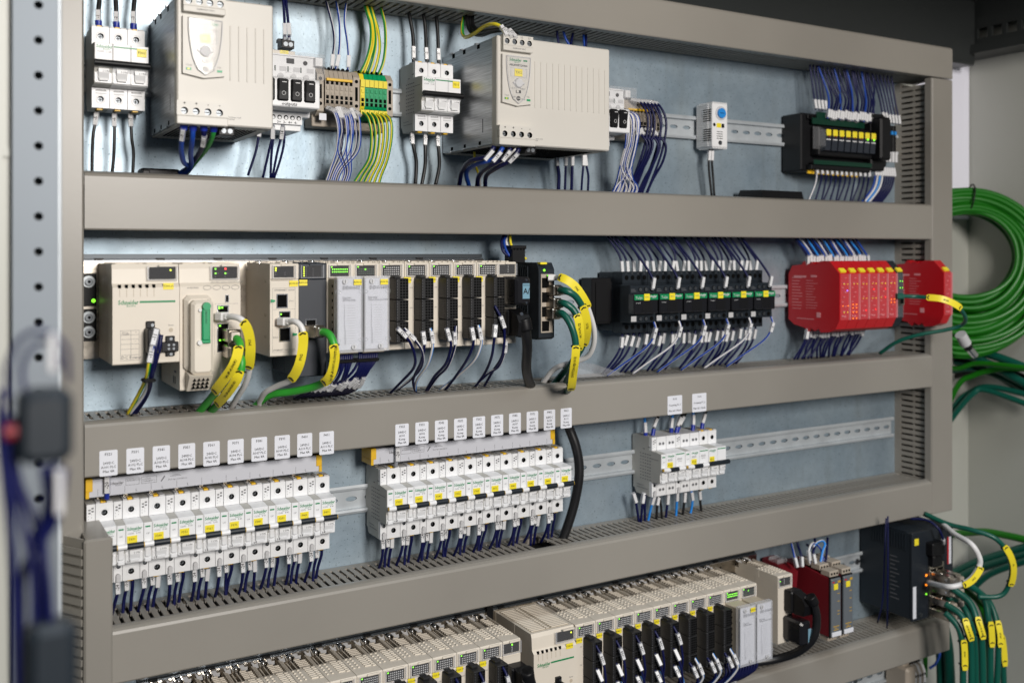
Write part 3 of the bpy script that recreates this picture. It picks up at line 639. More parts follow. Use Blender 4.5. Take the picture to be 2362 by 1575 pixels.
def endbr(x, label, zc=207):
    t = thing('end_bracket', label, 'end bracket', (x, 0, zc))
    part('body', 'eb', ['term_beige', 'hole'], lambda m: (m.prof([(3, 28), (36, 28), (44, 20), (44, -24), (36, -29), (3, -29)], .2, 8.4), [m.cyl((4.3, 44, z), (4.3, 44.5, z), 2.2, 10, 1) for z in (15, -15)], m.box(2.6, 6, 44, 44.4, -9, 8, 0, 1)), t); return t
endbr(297.5, 'beige end bracket left of the beige terminals in the top row')
for i in range(6): slice_(307+i*6, 'term_beige', '%s beige spring terminal from the left beside the rocker switches' % NUM[i], 'beige spring terminals in the top row')
solo('jumper_bar', 'yellow jumper bar across the beige terminals by the rocker switches', 'jumper', 'amber', lambda m: m.box(0, 33, 46.2, 48.8, 0, 3.2, .4), (308, 0, 219.5))
endbr(343.4, 'beige end bracket between the beige and the green terminals')
for i in range(6): slice_(352+i*5.9, 'green_plastic' if i > 0 else 'wire_yellow', '%s green and yellow earth terminal from the left in the top row' % NUM[i], 'green and yellow earth terminals')
for i in range(6):
    solo('terminal_marker_strip', '%s pale yellow marker from the left on the earth terminals' % NUM[i], 'marker', 'wire_yellow', lambda m: (m.box(0, 5.4, 46.4, 47.3, 0, 9), m.box(0, 5.4, 46.4, 47.0, -34, -28)), (352.3+i*5.9, 0, 216), 'yellow markers on earth terminals')
endbr(387.6, 'beige end bracket right of the green and yellow earth terminals')
t = endbr(738, 'beige end bracket beside the far protection module')
for i in range(12): slice_(747+i*6, 'term_beige', '%s beige spring terminal from the left behind the dark blue wire bundle' % NUM[i], 'beige spring terminals right of the power supply')
solo('jumper_bar', 'yellow jumper bar on the beige terminals right of the large power supply', 'jumper', 'amber', lambda m: m.box(0, 38, 46.2, 48.8, 0, 3.2, .4), (760, 0, 217.5))
solo('terminal_marker', 'white plate reading X30 below the beige terminals', 'marker', 'paper', lambda m: m.box(0, 9, 44, 45, 0, 8), (300, 0, 172))
o = solo('label_holder', 'grey carrier under the beige terminals', 'holder', 'term_beige', lambda m: (m.box(0, 44, 5, 30, 0, 14, 1), m.box(46, 96, 5, 30, -2, 8, 1)), (296, 0, 166))

# ------------------------------------------------------------------ thermostat
t = thing('thermostat', 'small white thermostat with blue dial on the top rail', 'thermostat', (921.9, 0, 172))
part('housing', None, 'white', lambda m: (m.box(0, 31, 9, 45, 2, 69, 1), [m.box(2+i*3.3, 4+i*3.3, 12, 44, 0, 71) for i in range(9)], [m.box(-1.2, 2, 11, 36, 4+i*3.3, 5.6+i*3.3) for i in range(20)]), t)
part('side_slots', None, 'hole', lambda m: [m.box(-1.4, .1, 26, 42, (12 if i < 6 else 42)+(i % 6)*3.3, (13.4 if i < 6 else 43.4)+(i % 6)*3.3) for i in range(12)], t)
part('dial', None, ['dial_blue', 'ink'], lambda m: (m.cyl((17, 45, 54), (17, 48.5, 54), 7.6, 20), m.box(13, 21, 48.5, 48.7, 53.4, 54.4, 0, 1)), t)
part('dial_ring', None, 'lightgrey', lambda m: m.cyl((17, 45, 54), (17, 45.8, 54), 11, 20), t)
nameplate(t, 13, 35.4, '', 9, 6.6, 45); part('black_tab', None, 'black', lambda m: m.box(18.5, 23, 45, 46.4, 32.2, 38), t)
part('front_slots', None, 'hole', lambda m: ([m.box(9, 21, 45, 45.2, 15+i*3.4, 16+i*3.4) for i in range(4)]), t)
part('fixing_screw', None, ['hole', 'screw'], lambda m: (m.cyl((16, 45, 9), (16, 45.3, 9), 3.6, 12), m.cyl((16, 45.2, 9), (16, 46, 9), 2.2, 10, 1), m.cyl((4, 45, 36), (4, 45.3, 36), 2.6, 12)), t)
solo('plastic_cover', 'flat black plastic piece lying on top of the upper duct', 'cover', 'black', lambda m: m.prof([(10, 0), (70, 0), (66, 12), (20, 14)], 0, 88), (1003, 0, 98))

# ------------------------------------------------------------------ relay interface block
t = thing('relay_block', 'black interface block with eight plug-in relays under yellow tabs', 'relay block', (1112, 0, 144))
part('base', None, 'black', lambda m: (m.box(0, 150, 4, 45, 2, 96, 2), m.box(150, 184, 4, 60, 8, 104, 2), m.box(10, 150, 45, 58, 4, 12, 1), m.box(10, 150, 45, 50, 86, 94, 1), m.box(20, 148, 45, 64, 26, 74, 2), m.box(150, 176, 60, 80, 24, 96, 3)), t)
part('circuit_strip', None, 'pcb_green', lambda m: (m.box(12, 150, 60, 61, 12, 19), m.box(16, 140, 52, 54, 78, 88), m.box(26, 60, 52, 54, 88, 98)), t)
part('relay_clear_case', None, 'clear_cover', lambda m: m.prof([(64, 36), (76, 40), (76, 66), (64, 72)], 6, 22), t)
for i in range(8):
    o = part('plug_relay', 'pr', ['slate', 'hole', 'ink_white'], lambda m: (m.prof([(60, 32), (73, 34), (75, 52), (75, 60), (60, 66)], .4, 12.8, 0), m.box(1.5, 11.5, 74.9, 75.4, 50.5, 52, 0, 2)), t, (23+i*15.3, 0, 0))
    part('yellow_tab', 'yt', 'yellow', lambda m: m.box(1.6, 11.8, 74.5, 76.6, 57, 67.5, .8), o)
    part('relay_light', ('rl', i > 5), 'led_green' if i > 5 else 'dark_red', lambda m: m.cyl((6.6, 76, 56), (6.6, 76.9, 56), 1.5, 8), o)
for i in range(14): part('terminal_screw', 'tsc', 'hole', lambda m: m.cyl((0, 45, 90), (0, 52.6, 90), 2.2, 8), t, (14+i*9.6, 0, 0))
for i in range(11): solo('bottom_marker', '%s yellow marker from the left under the black relay block' % NUM[i], 'marker', 'amber', lambda m: m.box(0, 9, 44, 46, 0, 9), (1126+i*11, 0, 142-i*.2), 'yellow markers under the relay block')
for i in range(4):
    t = thing('slim_relay', '%s slim black relay with blue lever right of the relay block' % NUM[i], 'relay', (1315+i*8.4, 0, 172), 'slim relays at the right end of the top row')
    part('body', 'slr', 'black', lambda m: m.box(.3, 7.9, 5, 42, 0, 62, .8), t)
    part('lever', 'slv', 'dial_blue', lambda m: m.box(1.6, 6.6, 42, 44, 46, 52), t)
    part('marker_label', 'slm', 'sleeve_white', lambda m: m.box(1.4, 6.8, 42, 46, -2, 16, .4), t)
solo('end_cover', 'black end housing between relay block and slim relays', 'cover', 'black', lambda m: (m.box(0, 18, 5, 50, 0, 88, 3)), (1297, 0, 160))

# ------------------------------------------------------------------ controller racks
def top_details(m, w, depth, z=0):
    # real louvres: tall fins standing in the rear recess, raised bars and lugs further forward
    for i in range(6): m.box(w*.50, w*.72, 21+i*5.0, 22.8+i*5.0, z-9, z-.4); m.box(w*.76, w*.93, 23+i*5.0, 24.8+i*5.0, z-9, z-2)
    for i in range(7): m.box(w*.54, w*.78, 52+i*5.2, 54.4+i*5.2, z-.1, z+1.3); m.box(w*.82, w*.95, 54+i*5.2, 56.4+i*5.2, z-.1, z+1.1)
    for i in range(5):
        for j in range(2): m.box(3.5+j*6, 6+j*6, 54+i*7, 56.4+i*7, z-.1, z+1.2)
    m.box(2.2, 3.8, 18, 50, z-9, z-.8); m.box(7.4, 8.8, 20, 50, z-9, z-3); m.box(12, 13.4, 22, 50, z-9, z-1.6)
def module(x0, w, zt, label, group=None, body='beige', depth=105, leds=None, disp=True, cat='module', H=103, name='controller_module', wide=False, low=None):
    t = thing(name, label, cat, (x0, 0, zt), group)
    low = low or depth
    def bd(m):
        m.box(.3, w-.3, 6, 51.5, -H, -9)
        if wide: m.prof([(52, -H), (low-1, -H), (low, -H+1), (low, -24), (depth-3, -20), (depth-4, -5), (depth-6, 0), (52, 0)], .3, w-.3); m.box(.3, w-.3, 6, 52, -9, 0)
        else: m.prof([(52, -H), (low-1, -H), (low, -H+1), (low, -19), (depth-1, -18), (depth, -17), (depth, -1.2), (depth-1.4, 0), (51, 0), (51, -9)], .3, w-.3)
    part('body', ('mod', w, body, depth, H, wide, low), body, bd, t)
    part('side_flange', ('sf', body, H), body, lambda m: m.box(.15, 1.2, 16, 60, -12, .25), t); part('side_flange', ('sf', body, H), body, None, t, (w-1.35, 0, 0))
    def tp(m):
        top_details(m, w, depth)
        if wide:
            m.v, m.f, m.m, m.sm = [], [], [], []
            for i in range(16):
                for a, b in ((5, 26), (28, 32), (36, w-5)): m.box(a, b, 14+i*5.2, 16.6+i*5.2, 0, 1.2)
    part('vent_ribs', ('vr', w, body, wide), body, tp, t)
    if wide: part('vent_gap_shade', ('vo', w), 'beige_dark', lambda m: m.box(4, w-4, 13, 97, -.1, .25), t)  # brown sheet between the ribs, gap shade put into its colour
    else: part('vent_gap_shade', ('vo', w), 'shade_black', lambda m: (m.box(w*.5, w-3, 20, 50.6, -8.9, -8), m.box(4, 12, 20, 50.6, -8.9, -8), m.box(w*.42, w*.5, 20, 50.6, -8.9, -8)), t)  # near-black floors under the fins, recess shade put into the colour
    if not wide:
        part('fixing_screw', 'fs', 'chrome', lambda m: (m.cyl((0, 15, -7), (0, 15, 1.2), 4.0, 14, 0, 3.0), m.cyl((0, 15, 1.2), (0, 15, 2.6), 2.4, 10)), t, (w*.42, 0, 0))
        part('spring_bracket', 'sbk', ['brass_tone', 'lightgrey', 'hole'], lambda m: (m.add([(1, 8, 1), (9, 8, 1), (8, 17, -3), (3, 17, -3)], [(0, 1, 2, 3)], 1), m.add([(18, 8, 1), (30, 8, 1), (27, 17, -3), (21, 17, -3)], [(0, 1, 2, 3)], 1), m.box(9, 10.4, 7, 22, -8, 1.2), m.box(17.6, 18.8, 7, 20, -8, 1), m.box(11, 16, 7.6, 8.4, -8, 2, 0, 2), m.box(25, 29, 10, 12, -3, 2.2), m.box(4, 7, 10, 11, -3, 2)), t)
    dw = 22.5 if not wide else 26
    dx = (w-dw)/2-.6 if not wide else w-dw-4
    if disp:
        part('display', ('dp', w, wide, depth), ['slate', 'hole'], lambda m: (m.box(dx, dx+dw, depth-.6, depth+.3, -15.4, -3.2, 0, 1)), t)
        part('display_frame', ('df', w, wide, depth), 'clear', lambda m: (m.box(dx-2.4, dx+dw+2.4, depth, depth+2.2, -17, -16, .2), m.box(dx-2.4, dx-1, depth, depth+2.2, -16, -2), m.box(dx+dw+1, dx+dw+2.4, depth, depth+2.2, -16, -2), ), t)
        part('display_pane', ('dpn', w, wide, depth), 'pane', lambda m: m.box(dx-1, dx+dw+1, depth+1.2, depth+1.6, -16, -2.5), t)
        part('top_lip', ('tl', w, wide, depth), body, lambda m: (m.box(dx+dw*.35, dx+dw+1, depth-.5, depth+1.8, -2.9, -.6, .4)), t)
        if leds:
            for k, (mm, pts) in enumerate(leds.items()):
                part('status_lights', (tuple(pts), mm, w, depth), mm, lambda m: [m.box(dx+x, dx+x+s, depth+.3, depth+.7, z-s, z) for x, z, s in pts], t)
    return t
grid = [(2.2+i*2.5, -5.2-j*2.6, 1.15) for i in range(8) for j in range(4)]
dimgrid = {'ink_white': grid[1:], 'led_green': [(1.0, -4.0, 1.5)]}
def ports(m, x, z, D, w=13, h=16):
    m.box(x, x+w, D-.5, D+.4, z-h, z, 0, 0); m.box(x+1.2, x+w-1.2, D+.4, D+.6, z-h+1.2, z-1.2, 0, 1)
def rack(x0, x1, zt, label, right_end=0):
    t = thing('backplane_rack', label, 'rack', (x0, 0, zt)); L = x1-x0
    part('plate', None, 'connector_metal', lambda m: (m.box(0, L, 2, 8, -105, 1.2)), t)
    part('top_rail', None, ['chrome', 'dark_rail'], lambda m: (m.box(0, L, 7.5, 9, .6, 1.8), m.box(0, L, 0, 4, 4, 9, 0, 1), m.box(0, L, 0, 7, 1.4, 3.6, 0, 1)), t)
    for i in range(int(L/65)): part('rail_notch', 'rn', 'black', lambda m: m.box(0, 9, 4, 9.5, 2, 4.5), t, (12+i*65, 0, 0))
    for i in range(int(L/32.5)):
        part('backplane_socket', 'bs', 'black', lambda m: m.box(0, 14, 8, 12, -62, -20), t, (9+i*32.5, 0, 0)) if i*32.5 > L-110 else None
        part('mounting_hole', 'mh', 'hole', lambda m: m.cyl((0, 8, -8), (0, 8.2, -8), 2, 10), t, (26+i*32.5, 0, 0))
    return t
rack(43, 545, 2.2, 'metal backplane rack behind the upper controller')
# power supply
t = module(58.5, 66.5, 0.8, 'beige controller power supply with six slots and a green stripe, reading DC Power, upper rack', wide=True, depth=107, name='controller_power_supply', leds={'led_yellow': [(20, -5.6, 1.7)]}, low=108.5)
def psfront(t, code, dc=True):
    part('slot_vents', 'sv', 'hole', lambda m: [m.box(5.6+i*6.7, 8.5+i*6.7, 107, 108.8, -24.6, -21) for i in range(6)], t)
    part('slot_grooves', 'sg', 'beige_dark', lambda m: [m.box(6.8+i*6.7, 7.4+i*6.7, 108.4, 108.7, -33.5, -24.8) for i in range(6)], t)
    nameplate(t, 55, -23.2, code, 10.6, 6.8, 108.6)
    brand(t, 5.6, 108.7, -39.4, 4.6); part('brand_stripe', 'pst', 'brand_green', lambda m: m.box(26.5, 62, 108.5, 108.8, -40, -38), t)
    part('side_step', 'sst', 'beige', lambda m: (m.box(62.4, 66, 100, 108.6, -102, -64), ), t)
    text('Reset', 1.7, 'ink_grey', t, (55, 108.8, -64)); part('reset_button', 'rb', 'beige_dark', lambda m: m.cyl((57.6, 108.4, -69), (57.6, 109, -69), 2.2, 12), t)
    part('relay_plug', 'rp', ['black', 'screw'], lambda m: (m.box(47, 64, 106, 116, -91, -81, .6), m.box(52, 61, 106, 112, -96, -75, .6), [m.cyl((x, 116, z), (x, 116.4, z), 1.3, 8, 1) for x in (54, 59) for z in (-84, -88)], m.cyl((57, 112, -78), (57, 112.5, -78), 1.6, 8, 1), m.cyl((57, 112, -94), (57, 112.5, -94), 1.6, 8, 1)), t)
    part('supply_plug', 'spg', ['black', 'screw'], lambda m: (m.box(31, 43, 106, 128, -91, -66, .8), m.box(32.5, 41, 106, 112, -66, -59, .6), m.box(33, 41, 106, 112, -97, -91, .6), m.cyl((38.5, 112, -63), (38.5, 112.6, -63), 1.7, 8, 1)), t)
    if dc:
        def tab(m):
            for z in (-68, -72.5, -77, -82, -87, -93, -98.6): m.box(8, 26, 108.5, 108.62, z-.15, z+.1)
            for x in (8, 18, 26): m.box(x-.15, x+.1, 108.5, 108.62, -98.6, -68)
        part('print_table', 'ptb', 'ink_grey', tab, t)
        text('DC Power', 3.3, 'ink_grey', t, (8.6, 108.8, -95.8)); text('DC in\n24-48V', 1.7, 'ink_grey', t, (9.6, 108.8, -71)); text('+', 2, 'ink_grey', t, (22, 108.8, -70)); text('-', 2, 'ink_grey', t, (22, 108.8, -79))
psfront(t, 'T300.00')
# CPU
t = module(125.8, 64.5, 0.6, 'beige processor module with green lever and battery door in the upper rack', wide=True, depth=104, name='processor_module', H=134, leds={'led_green': [(2, -4.6, 1.6), (2, -9.4, 1.6), (12.5, -9.4, 1.6)], 'led_red': [(12.5, -4.4, 1.8)], 'ink_grey': [(5, -9.6, 1), (15, -9.6, 1), (2, -13, 1), (12.5, -13, 1)]})
part('battery_door', None, 'beige', lambda m: (m.box(3.5, 32, 100, 112, -113, -33, 4), m.box(8, 31, 112, 124, -116, -38, 3.2)), t)
part('lower_nose', None, ['beige', 'hole'], lambda m: (m.prof([(60, -134), (110, -134), (124, -117), (100, -112)], 6, 30), [m.plan([(10+i*4.5, -131+j*4.2), (13.4+i*4.5, -131+j*4.2), (11.7+i*4.5, -127.8+j*4.2)], 112+j*1.2, 118.2+j*1.9, 1) for i in range(4) for j in range(3)]), t)
part('green_lever', None, 'green_plastic', lambda m: (m.box(18, 26.5, 124, 128, -80, -46, 1.2), m.cyl((22.6, 124, -44), (22.6, 129, -44), 4.2, 16), m.box(17, 27, 124, 127, -83, -79, .8)), t)
part('lever_pivots', None, 'cable_white', lambda m: (m.cyl((16.5, 123, -48), (16.5, 126, -48), 1.8, 10), m.cyl((16, 123, -82), (16, 127, -82), 2.6, 10)), t)
text('DSQUN.MD', 1.8, 'ink', t, (22, 128.4, -62), rot=90)
part('address_fields', None, 'ink_grey', lambda m: [m.tube([(24.5+i*10+4+4.2*math.cos(q*.5236), 104.3, -25.4+2.3*math.sin(q*.5236)) for q in range(13)], .16, 4) for i in range(4)], t)
text('IP ADDRESS', 1.6, 'ink_grey', t, (8, 104.4, -25.4)); text('DIO MAC address 00:80:F4:70:36:69', 1.6, 'ink_grey', t, (33, 104.4, -19.6))
part('usb_port', None, ['chrome', 'hole'], lambda m: (m.box(47.5, 51.6, 103.5, 104.8, -41.5, -33.5), m.box(48.3, 50.8, 104.7, 105, -40.8, -34.2, 0, 1)), t)
part('network_socket', None, ['chrome', 'hole', 'led_green'], lambda m: (ports(m, 39, -44.5, 104, 12.5, 16), m.box(40.4, 42.2, 104.6, 104.9, -48.6, -45.8, 0, 2), m.box(40.4, 42.2, 104.6, 104.9, -59.4, -57, 0, 2), m.box(43.4, 45.2, 104.6, 104.9, -59, -57.4, 0, 2), m.box(43.4, 45.2, 104.6, 104.9, -48, -46.2, 0, 2)), t)
part('network_socket', None, ['chrome', 'hole', 'led_green'], lambda m: (m.box(39, 51.5, 103.5, 104.4, -95, -64), m.box(40, 50.5, 104.4, 104.6, -94, -65, 0, 1), m.box(41, 43, 104.6, 105, -67.4, -66, 0, 2), m.box(41, 43, 104.6, 105, -83, -81.4, 0, 2)), t)
part('print_frame', None, 'ink_grey', lambda m: (m.box(36.5, 55, 104, 104.12, -63.2, -63), m.box(36.5, 36.7, 104, 104.12, -97, -63), m.box(36.5, 62, 104, 104.12, -43.2, -43)), t)
part('side_print', None, 'ink_grey', lambda m: (m.box(.1, .25, 76, 86, -117, -114.6), m.box(.1, .25, 78, 82, -129, -121), m.box(.1, .25, 70, 74, -129, -121)), t)
def rj45(parent_label, pos, d, mt, label, length=22):
    pass
# network module
t = module(222, 33, 0.6, 'beige network module with one free and two lower sockets in the upper rack', depth=105, name='network_module', leds={'led_yellow': [(1.2, -4.2, 1.8), (1.2, -6.8, 1.6)], 'ink_grey': [(1.4, -9.6, 1), (1.4, -12, 1), (12, -9.6, .8), (12, -12, .8)]})
part('network_socket', 'ns', ['chrome', 'hole'], lambda m: ports(m, 7.4, -33.6, 105, 13, 16), t); part('network_socket', 'ns', ['chrome', 'hole'], lambda m: 0, t, (3, 0, -37.4))
part('network_socket', None, ['chrome', 'hole', 'led_green', 'orange_led'], lambda m: (ports(m, 10.4, -53, 105, 13, 15.4), m.box(11.8, 13.4, 105.6, 105.9, -57, -55.4, 0, 2), m.box(11.6, 14, 105.6, 105.9, -67.4, -65, 0, 3), m.box(15.4, 17.8, 105.6, 105.9, -67.4, -65, 0, 3)), t)
text('ETHERNET 10/100', 2.1, 'ink_grey', t, (5.4, 105.3, -29.6)); text('ETHERNET 10/100/1000', 1.8, 'ink_grey', t, (3.6, 105.3, -89.6+-6.6)); text('ETH 1', 1.6, 'ink_grey', t, (22, 105.3, -42)); text('ETH 3', 1.6, 'ink_grey', t, (3.6, 105.3, -82))
text('Mac Address 00:00:00:00:00:00', 1.4, 'ink_grey', t, (1.5, 105.3, -18.6))
part('print_frame', None, 'ink_grey', lambda m: (m.box(3, 29, 105, 105.12, -27.4, -27.2), m.box(3, 3.2, 105, 105.12, -98.6, -27.4), m.box(28.8, 29, 105, 105.12, -98.6, -27.4), m.box(3, 29, 105, 105.12, -98.6, -98.4), m.box(3, 29, 105, 105.12, -51, -50.8)), t)
part('green_arrow', 'ga', 'green_plastic', lambda m: m.plan([(1, -39.4), (5.6, -40.4), (5.6, -42), (1, -43)], 105, 107), t); part('green_arrow', 'ga', 'green_plastic', lambda m: 0, t, (25, 0, -38))
nameplate(t, 27, -22.4, 'A300.03', 10, 6.6, 105.4)
for z in (-20, -58, -82): part('side_rivet', 'sr', 'beige_dark', lambda m: m.cyl((-.3, 88, 0), (.4, 88, 0), 1.8, 10), t, (0, 0, z))
# dark module
t = module(255, 32.5, 0.8, 'dark anthracite module with shielded plug between beige modules', body='slate', depth=104, name='controller_module', leds={'led_yellow': [(1.2, -3.8-2.4*i, 1.3) for i in range(5)], 'ink_grey': [(4, -4-2.4*i, .9) for i in range(5)]+[(12, -6-2.4*i, .8) for i in range(4)]}, H=128)
nameplate(t, 5.4, -21.8, 'A300.04', 9.4, 6.6, 104.3); text('Mac Address 00:00:F4:F1:98:02', 1.4, 'ink_grey', t, (8, 104.4, -19.4)); part('network_socket', None, ['chrome', 'hole'], lambda m: ports(m, 8, -63, 104, 13, 14), t)
# terminal-door modules
def door_module(x0, zt, label, l2, code, group, side_holes):
    lg = {'led_green': [(2.2+i*2.5, -6.6-j*3, 1.3) for i in range(8) for j in range(2)]+[(1, -4, 1.4)]} if l2 else {'led_dim': [(2.2+i*2.5, -6.6-j*2.6, 1.5) for i in range(8) for j in range(3)], 'led_green': [(1, -4, 1.4), (9.7, -6.6, 1.8)]}
    t = module(x0, 32.5, zt, label, group, depth=105, leds=lg)
    part('terminal_strip', 'dts', ['beige_dark', 'hole'], lambda m: (m.box(2, 29, 105, 130, -102, -17.5, 1), [m.cyl((1.8, 119, -26-i*8.1), (2.1, 119, -26-i*8.1), 1.8, 8, 1) for i in range(9)], [m.cyl((8, 130, -26-i*4.4), (8, 131.4, -26-i*4.4), 1.6, 8, 1) for i in range(17)]), t)
    part('terminal_door', 'dd', 'clear', lambda m: (m.box(1, 30.6, 137.2, 138, -100, -15, .3), m.box(.2, 1, 130, 138, -100, -15), m.box(30.6, 31.4, 130, 138, -100, -15), m.box(1, 30.6, 131, 138, -15.6, -14.6)), t)
    p = part('paper_insert', 'pi', ['paper', 'ink_grey'], lambda m: (m.plan([(2.6, -97), (29.4, -97), (29.4, -17), (2.6, -17)], 136, 136.5), [m.box(13, 22.4, 136.5, 136.6, -47.6-i*2.82, -47.4-i*2.82, 0, 1) for i in range(16)]), t)
    a = 'DDI1602' if l2 else 'DDO1602'
    text(a, 4.0, 'ink_grey', p, (7, 138.3, -27.6)); text('Dig 16I\n24 Vdc Sink' if l2 else 'Dig 16Q\nTrans Source 0.5A', 2.3, 'ink_grey', p, (7 if l2 else 5.4, 138.3, -40)); [text(str(i), 1.9, 'ink_grey', p, (8.6, 138.3, -47.2-i*2.82)) for i in range(16)]
    for x, z in ((9.6, -20.5), (20, -94)): part('door_screw', 'ds', ['lightgrey', 'ink_grey'], lambda m: (m.cyl((0, 138, 0), (0, 139.6, 0), 2.7, 14), m.box(-.4, .4, 139.6, 139.8, -1.9, 1.9, 0, 1)), t, (x, 0, z))
    for x, z in ((1.6, -32), (29.4, -32), (1.6, -86), (29.4, -86)): part('door_grip', 'dg', 'clear', lambda m: m.tube([(3.4*math.cos(q*.5236), 138.3, 1.9*math.sin(q*.5236)) for q in range(13)], .28, 4), t, (x, 0, z))
    if code: nameplate(t, 24.6, -21.4, code, 9.2, 6.2, 138.4)
    return t
door_module(287.5, 1, 'controller module with clear door and paper insert reading DDI1602, upper rack', True, 'A300.05', 'modules with clear doors', True)
door_module(319.6, 1, 'controller module with clear door and paper insert reading DDO1602, upper rack', False, 'A300.06', 'modules with clear doors', False)
def conn40(t, key='c40'):
    def f(m):
        for k in range(3):
            z0 = -93+k*25.2
            m.box(12.2, 28, 105, 127, z0, z0+24.4, .7)
            for i in range(3):
                for j in range(7): m.box(17+i*3.6, 19.8+i*3.6, 126.9, 127.3, z0+1.4+j*3.25, z0+3.8+j*3.25, 0, 1)
            for j in range(7): m.box(11.8, 12.4, 112, 122, z0+1.6+j*3.2, z0+3+j*3.2)
        m.box(14, 22, 105, 118, -18, -15.4, .4)
    part('terminal_connector', key, ['connector_black', 'hole'], f, t)
    part('terminal_dots', key+'d', 'ink_grey', lambda m: [m.box(13.2, 13.7, 127, 127.1, -91+j*3.3, -90+j*3.3) for j in range(22)], t)
    for z, s in ((-30, 'CH0'), (-54, 'CH1'), (-86, 'AUX')): text(s, 1.6, 'ink_grey', t, (6.4, 105.3, z))
def conmod(x0, zt, label, code, group, cx=3.6):
    t = module(x0, 32.5, zt, label, group, leds=dimgrid); conn40(t)
    if code: nameplate(t, cx, -20.8, code, 9.2, 6.8 if len(code) < 9 else 7.6, 105.4)
    return t
for i in range(5):
    conmod(352+i*32.5, 1, '%s beige module with black screw connector in the upper rack, counted from the paper-fronted doors' % NUM[i], (None, 'K300.08', 'K300.09', 'K300.10', 'K300.11')[i] , 'input modules with black connectors, upper rack')
t = module(514.5, 25, 1.2, 'narrow beige end module with two black plugs at the right end of the upper rack', leds={'ink_white': [(12, -4-2*i, .8) for i in range(5)]}, depth=104)
# extension cable plugs
def plug(label, x, z, D=104):
    t = thing('extension_plug', label, 'plug', (x, 0, z))
    part('shell', None, 'blackgloss', lambda m: (m.box(0, 22, D, D+36, 0, 35, 3)), t)
    part('screw', None, 'chrome', lambda m: (m.cyl((15, D+36, 31), (15, D+36.6, 31), 1.4, 8), m.cyl((15, D+36, 3), (15, D+36.6, 3), 1.4, 8)), t)
    return t
t = plug('black terminator plug with small grey-blue label reading A/', 518, -52, 104)
part('label', None, 'screen', lambda m: m.box(9.5, 19.5, 140, 140.4, 8, 27), t); text('A/', 7, 'ink', t, (10.3, 140.6, 17), bold=.2); text('TSXTLYEX', 1.9, 'ink', t, (10, 140.6, 24.6))
def cableplug(label, x, z, D, pts, r=6.5):
    t = thing('extension_cable', label, 'cable', (x, 0, z))
    part('plug_shell', None, 'black', lambda m: (m.box(0, 24, D, D+16, 0, 33, 2), m.prof([(D+14, 33), (D+34, 27), (D+40, 18), (D+36, 2), (D+18, 0), (D+14, 2)], 3, 21)), t)
    part('screw', None, 'chrome', lambda m: m.cyl((10, D+34, 28), (10, D+35, 28.4), 2.2, 10), t)
    sp = smooth(pts, 8); part('cord', None, 'cable_black', lambda m: m.tube([tuple(Vector(p)-Vector((x, 0, z))) for p in sp], r, 14), t)
    part('boot', None, 'black', lambda m: m.tube([tuple(Vector(p)-Vector((x, 0, z))) for p in sp[:8]], r*1.35, 12), t)
    return t
cableplug('thick black cable plugged into the upper rack and dropping into the duct', 517, -91, 104, [(530.3,138,-68.7),(533.5,138,-84.9),(540.2,130,-104.7),(554.2,105,-135.1),(577.8,75,-159.5),(605.1,45,-176.6)])
# gateway
t = thing('network_switch', 'slim black network switch with four brass-edged sockets beside the upper rack', 'network switch', (566, 0, -98.5))
part('housing', None, 'anthracite', lambda m: (m.prof([(8, 0), (110, 0), (116, 3), (116, 90), (110, 98.6), (8, 98.6)], 0, 23.5), [m.box(-1.2, 0, 12+i*5.4, 14.6+i*5.4, 6, 94) for i in range(15)]), t)
part('socket_panel', None, ['term_beige', 'hole', 'led_green', 'orange_led'], lambda m: (m.box(3, 20.5, 115.6, 117, 9, 84, .3), [m.box(4.2, 15, 117, 117.2, 11+i*18.4, 24+i*18.4, 0, 1) for i in range(4)], m.box(12, 14.5, 117, 117.4, 81.4, 83, 0, 2), m.box(14, 16.4, 117, 117.4, 65, 67.6, 0, 2)), t)
part('status_light', None, 'led_green', lambda m: m.cyl((8, 116, 89), (8, 117, 89), 1.5, 10), t)
part('yellow_plate', None, ['yellow'], lambda m: m.box(2, 12, 108, 117, 96.4, 99.2, .3), t)
part('power_plug', None, 'black', lambda m: (m.box(-12, 8, 50, 70, 98, 118, .8), m.box(-14, 10, 46, 70, 116, 121, .5)), t)
for i in range(4): part('plug_hole', 'ph', 'hole', lambda m: m.cyl((0, 70, 0), (0, 70.3, 0), 1.5, 8), t, (-9+i*5, 0, 116))

# earth bracket at left of rack
t = thing('earth_terminal', 'metal earth bracket with washers and green light left of the upper rack', 'earth bracket', (36, 0, -104))
part('plate', None, ['connector_metal', 'black'], lambda m: (m.box(0, 23, 8, 12, 0, 97), m.box(1, 20, 12, 14, 60-2, 94, .5, 1), m.box(1, 20, 12, 15, 20, 55, .5, 1)), t)
for z in (85, 46, 30): part('screw', 'es', ['galv', 'screw', 'hole'], lambda m: (m.cyl((12, 14, 0), (12, 16, 0), 6.6, 16), m.cyl((12, 16, 0), (12, 20, 0), 4, 12, 1), m.cyl((12, 20, 0), (12, 20.2, 0), 1.6, 6, 2)), t, (0, 0, z))
part('status_light', None, 'led_green', lambda m: m.cyl((17, 12, 64), (17, 15, 64), 2.2, 10), t)

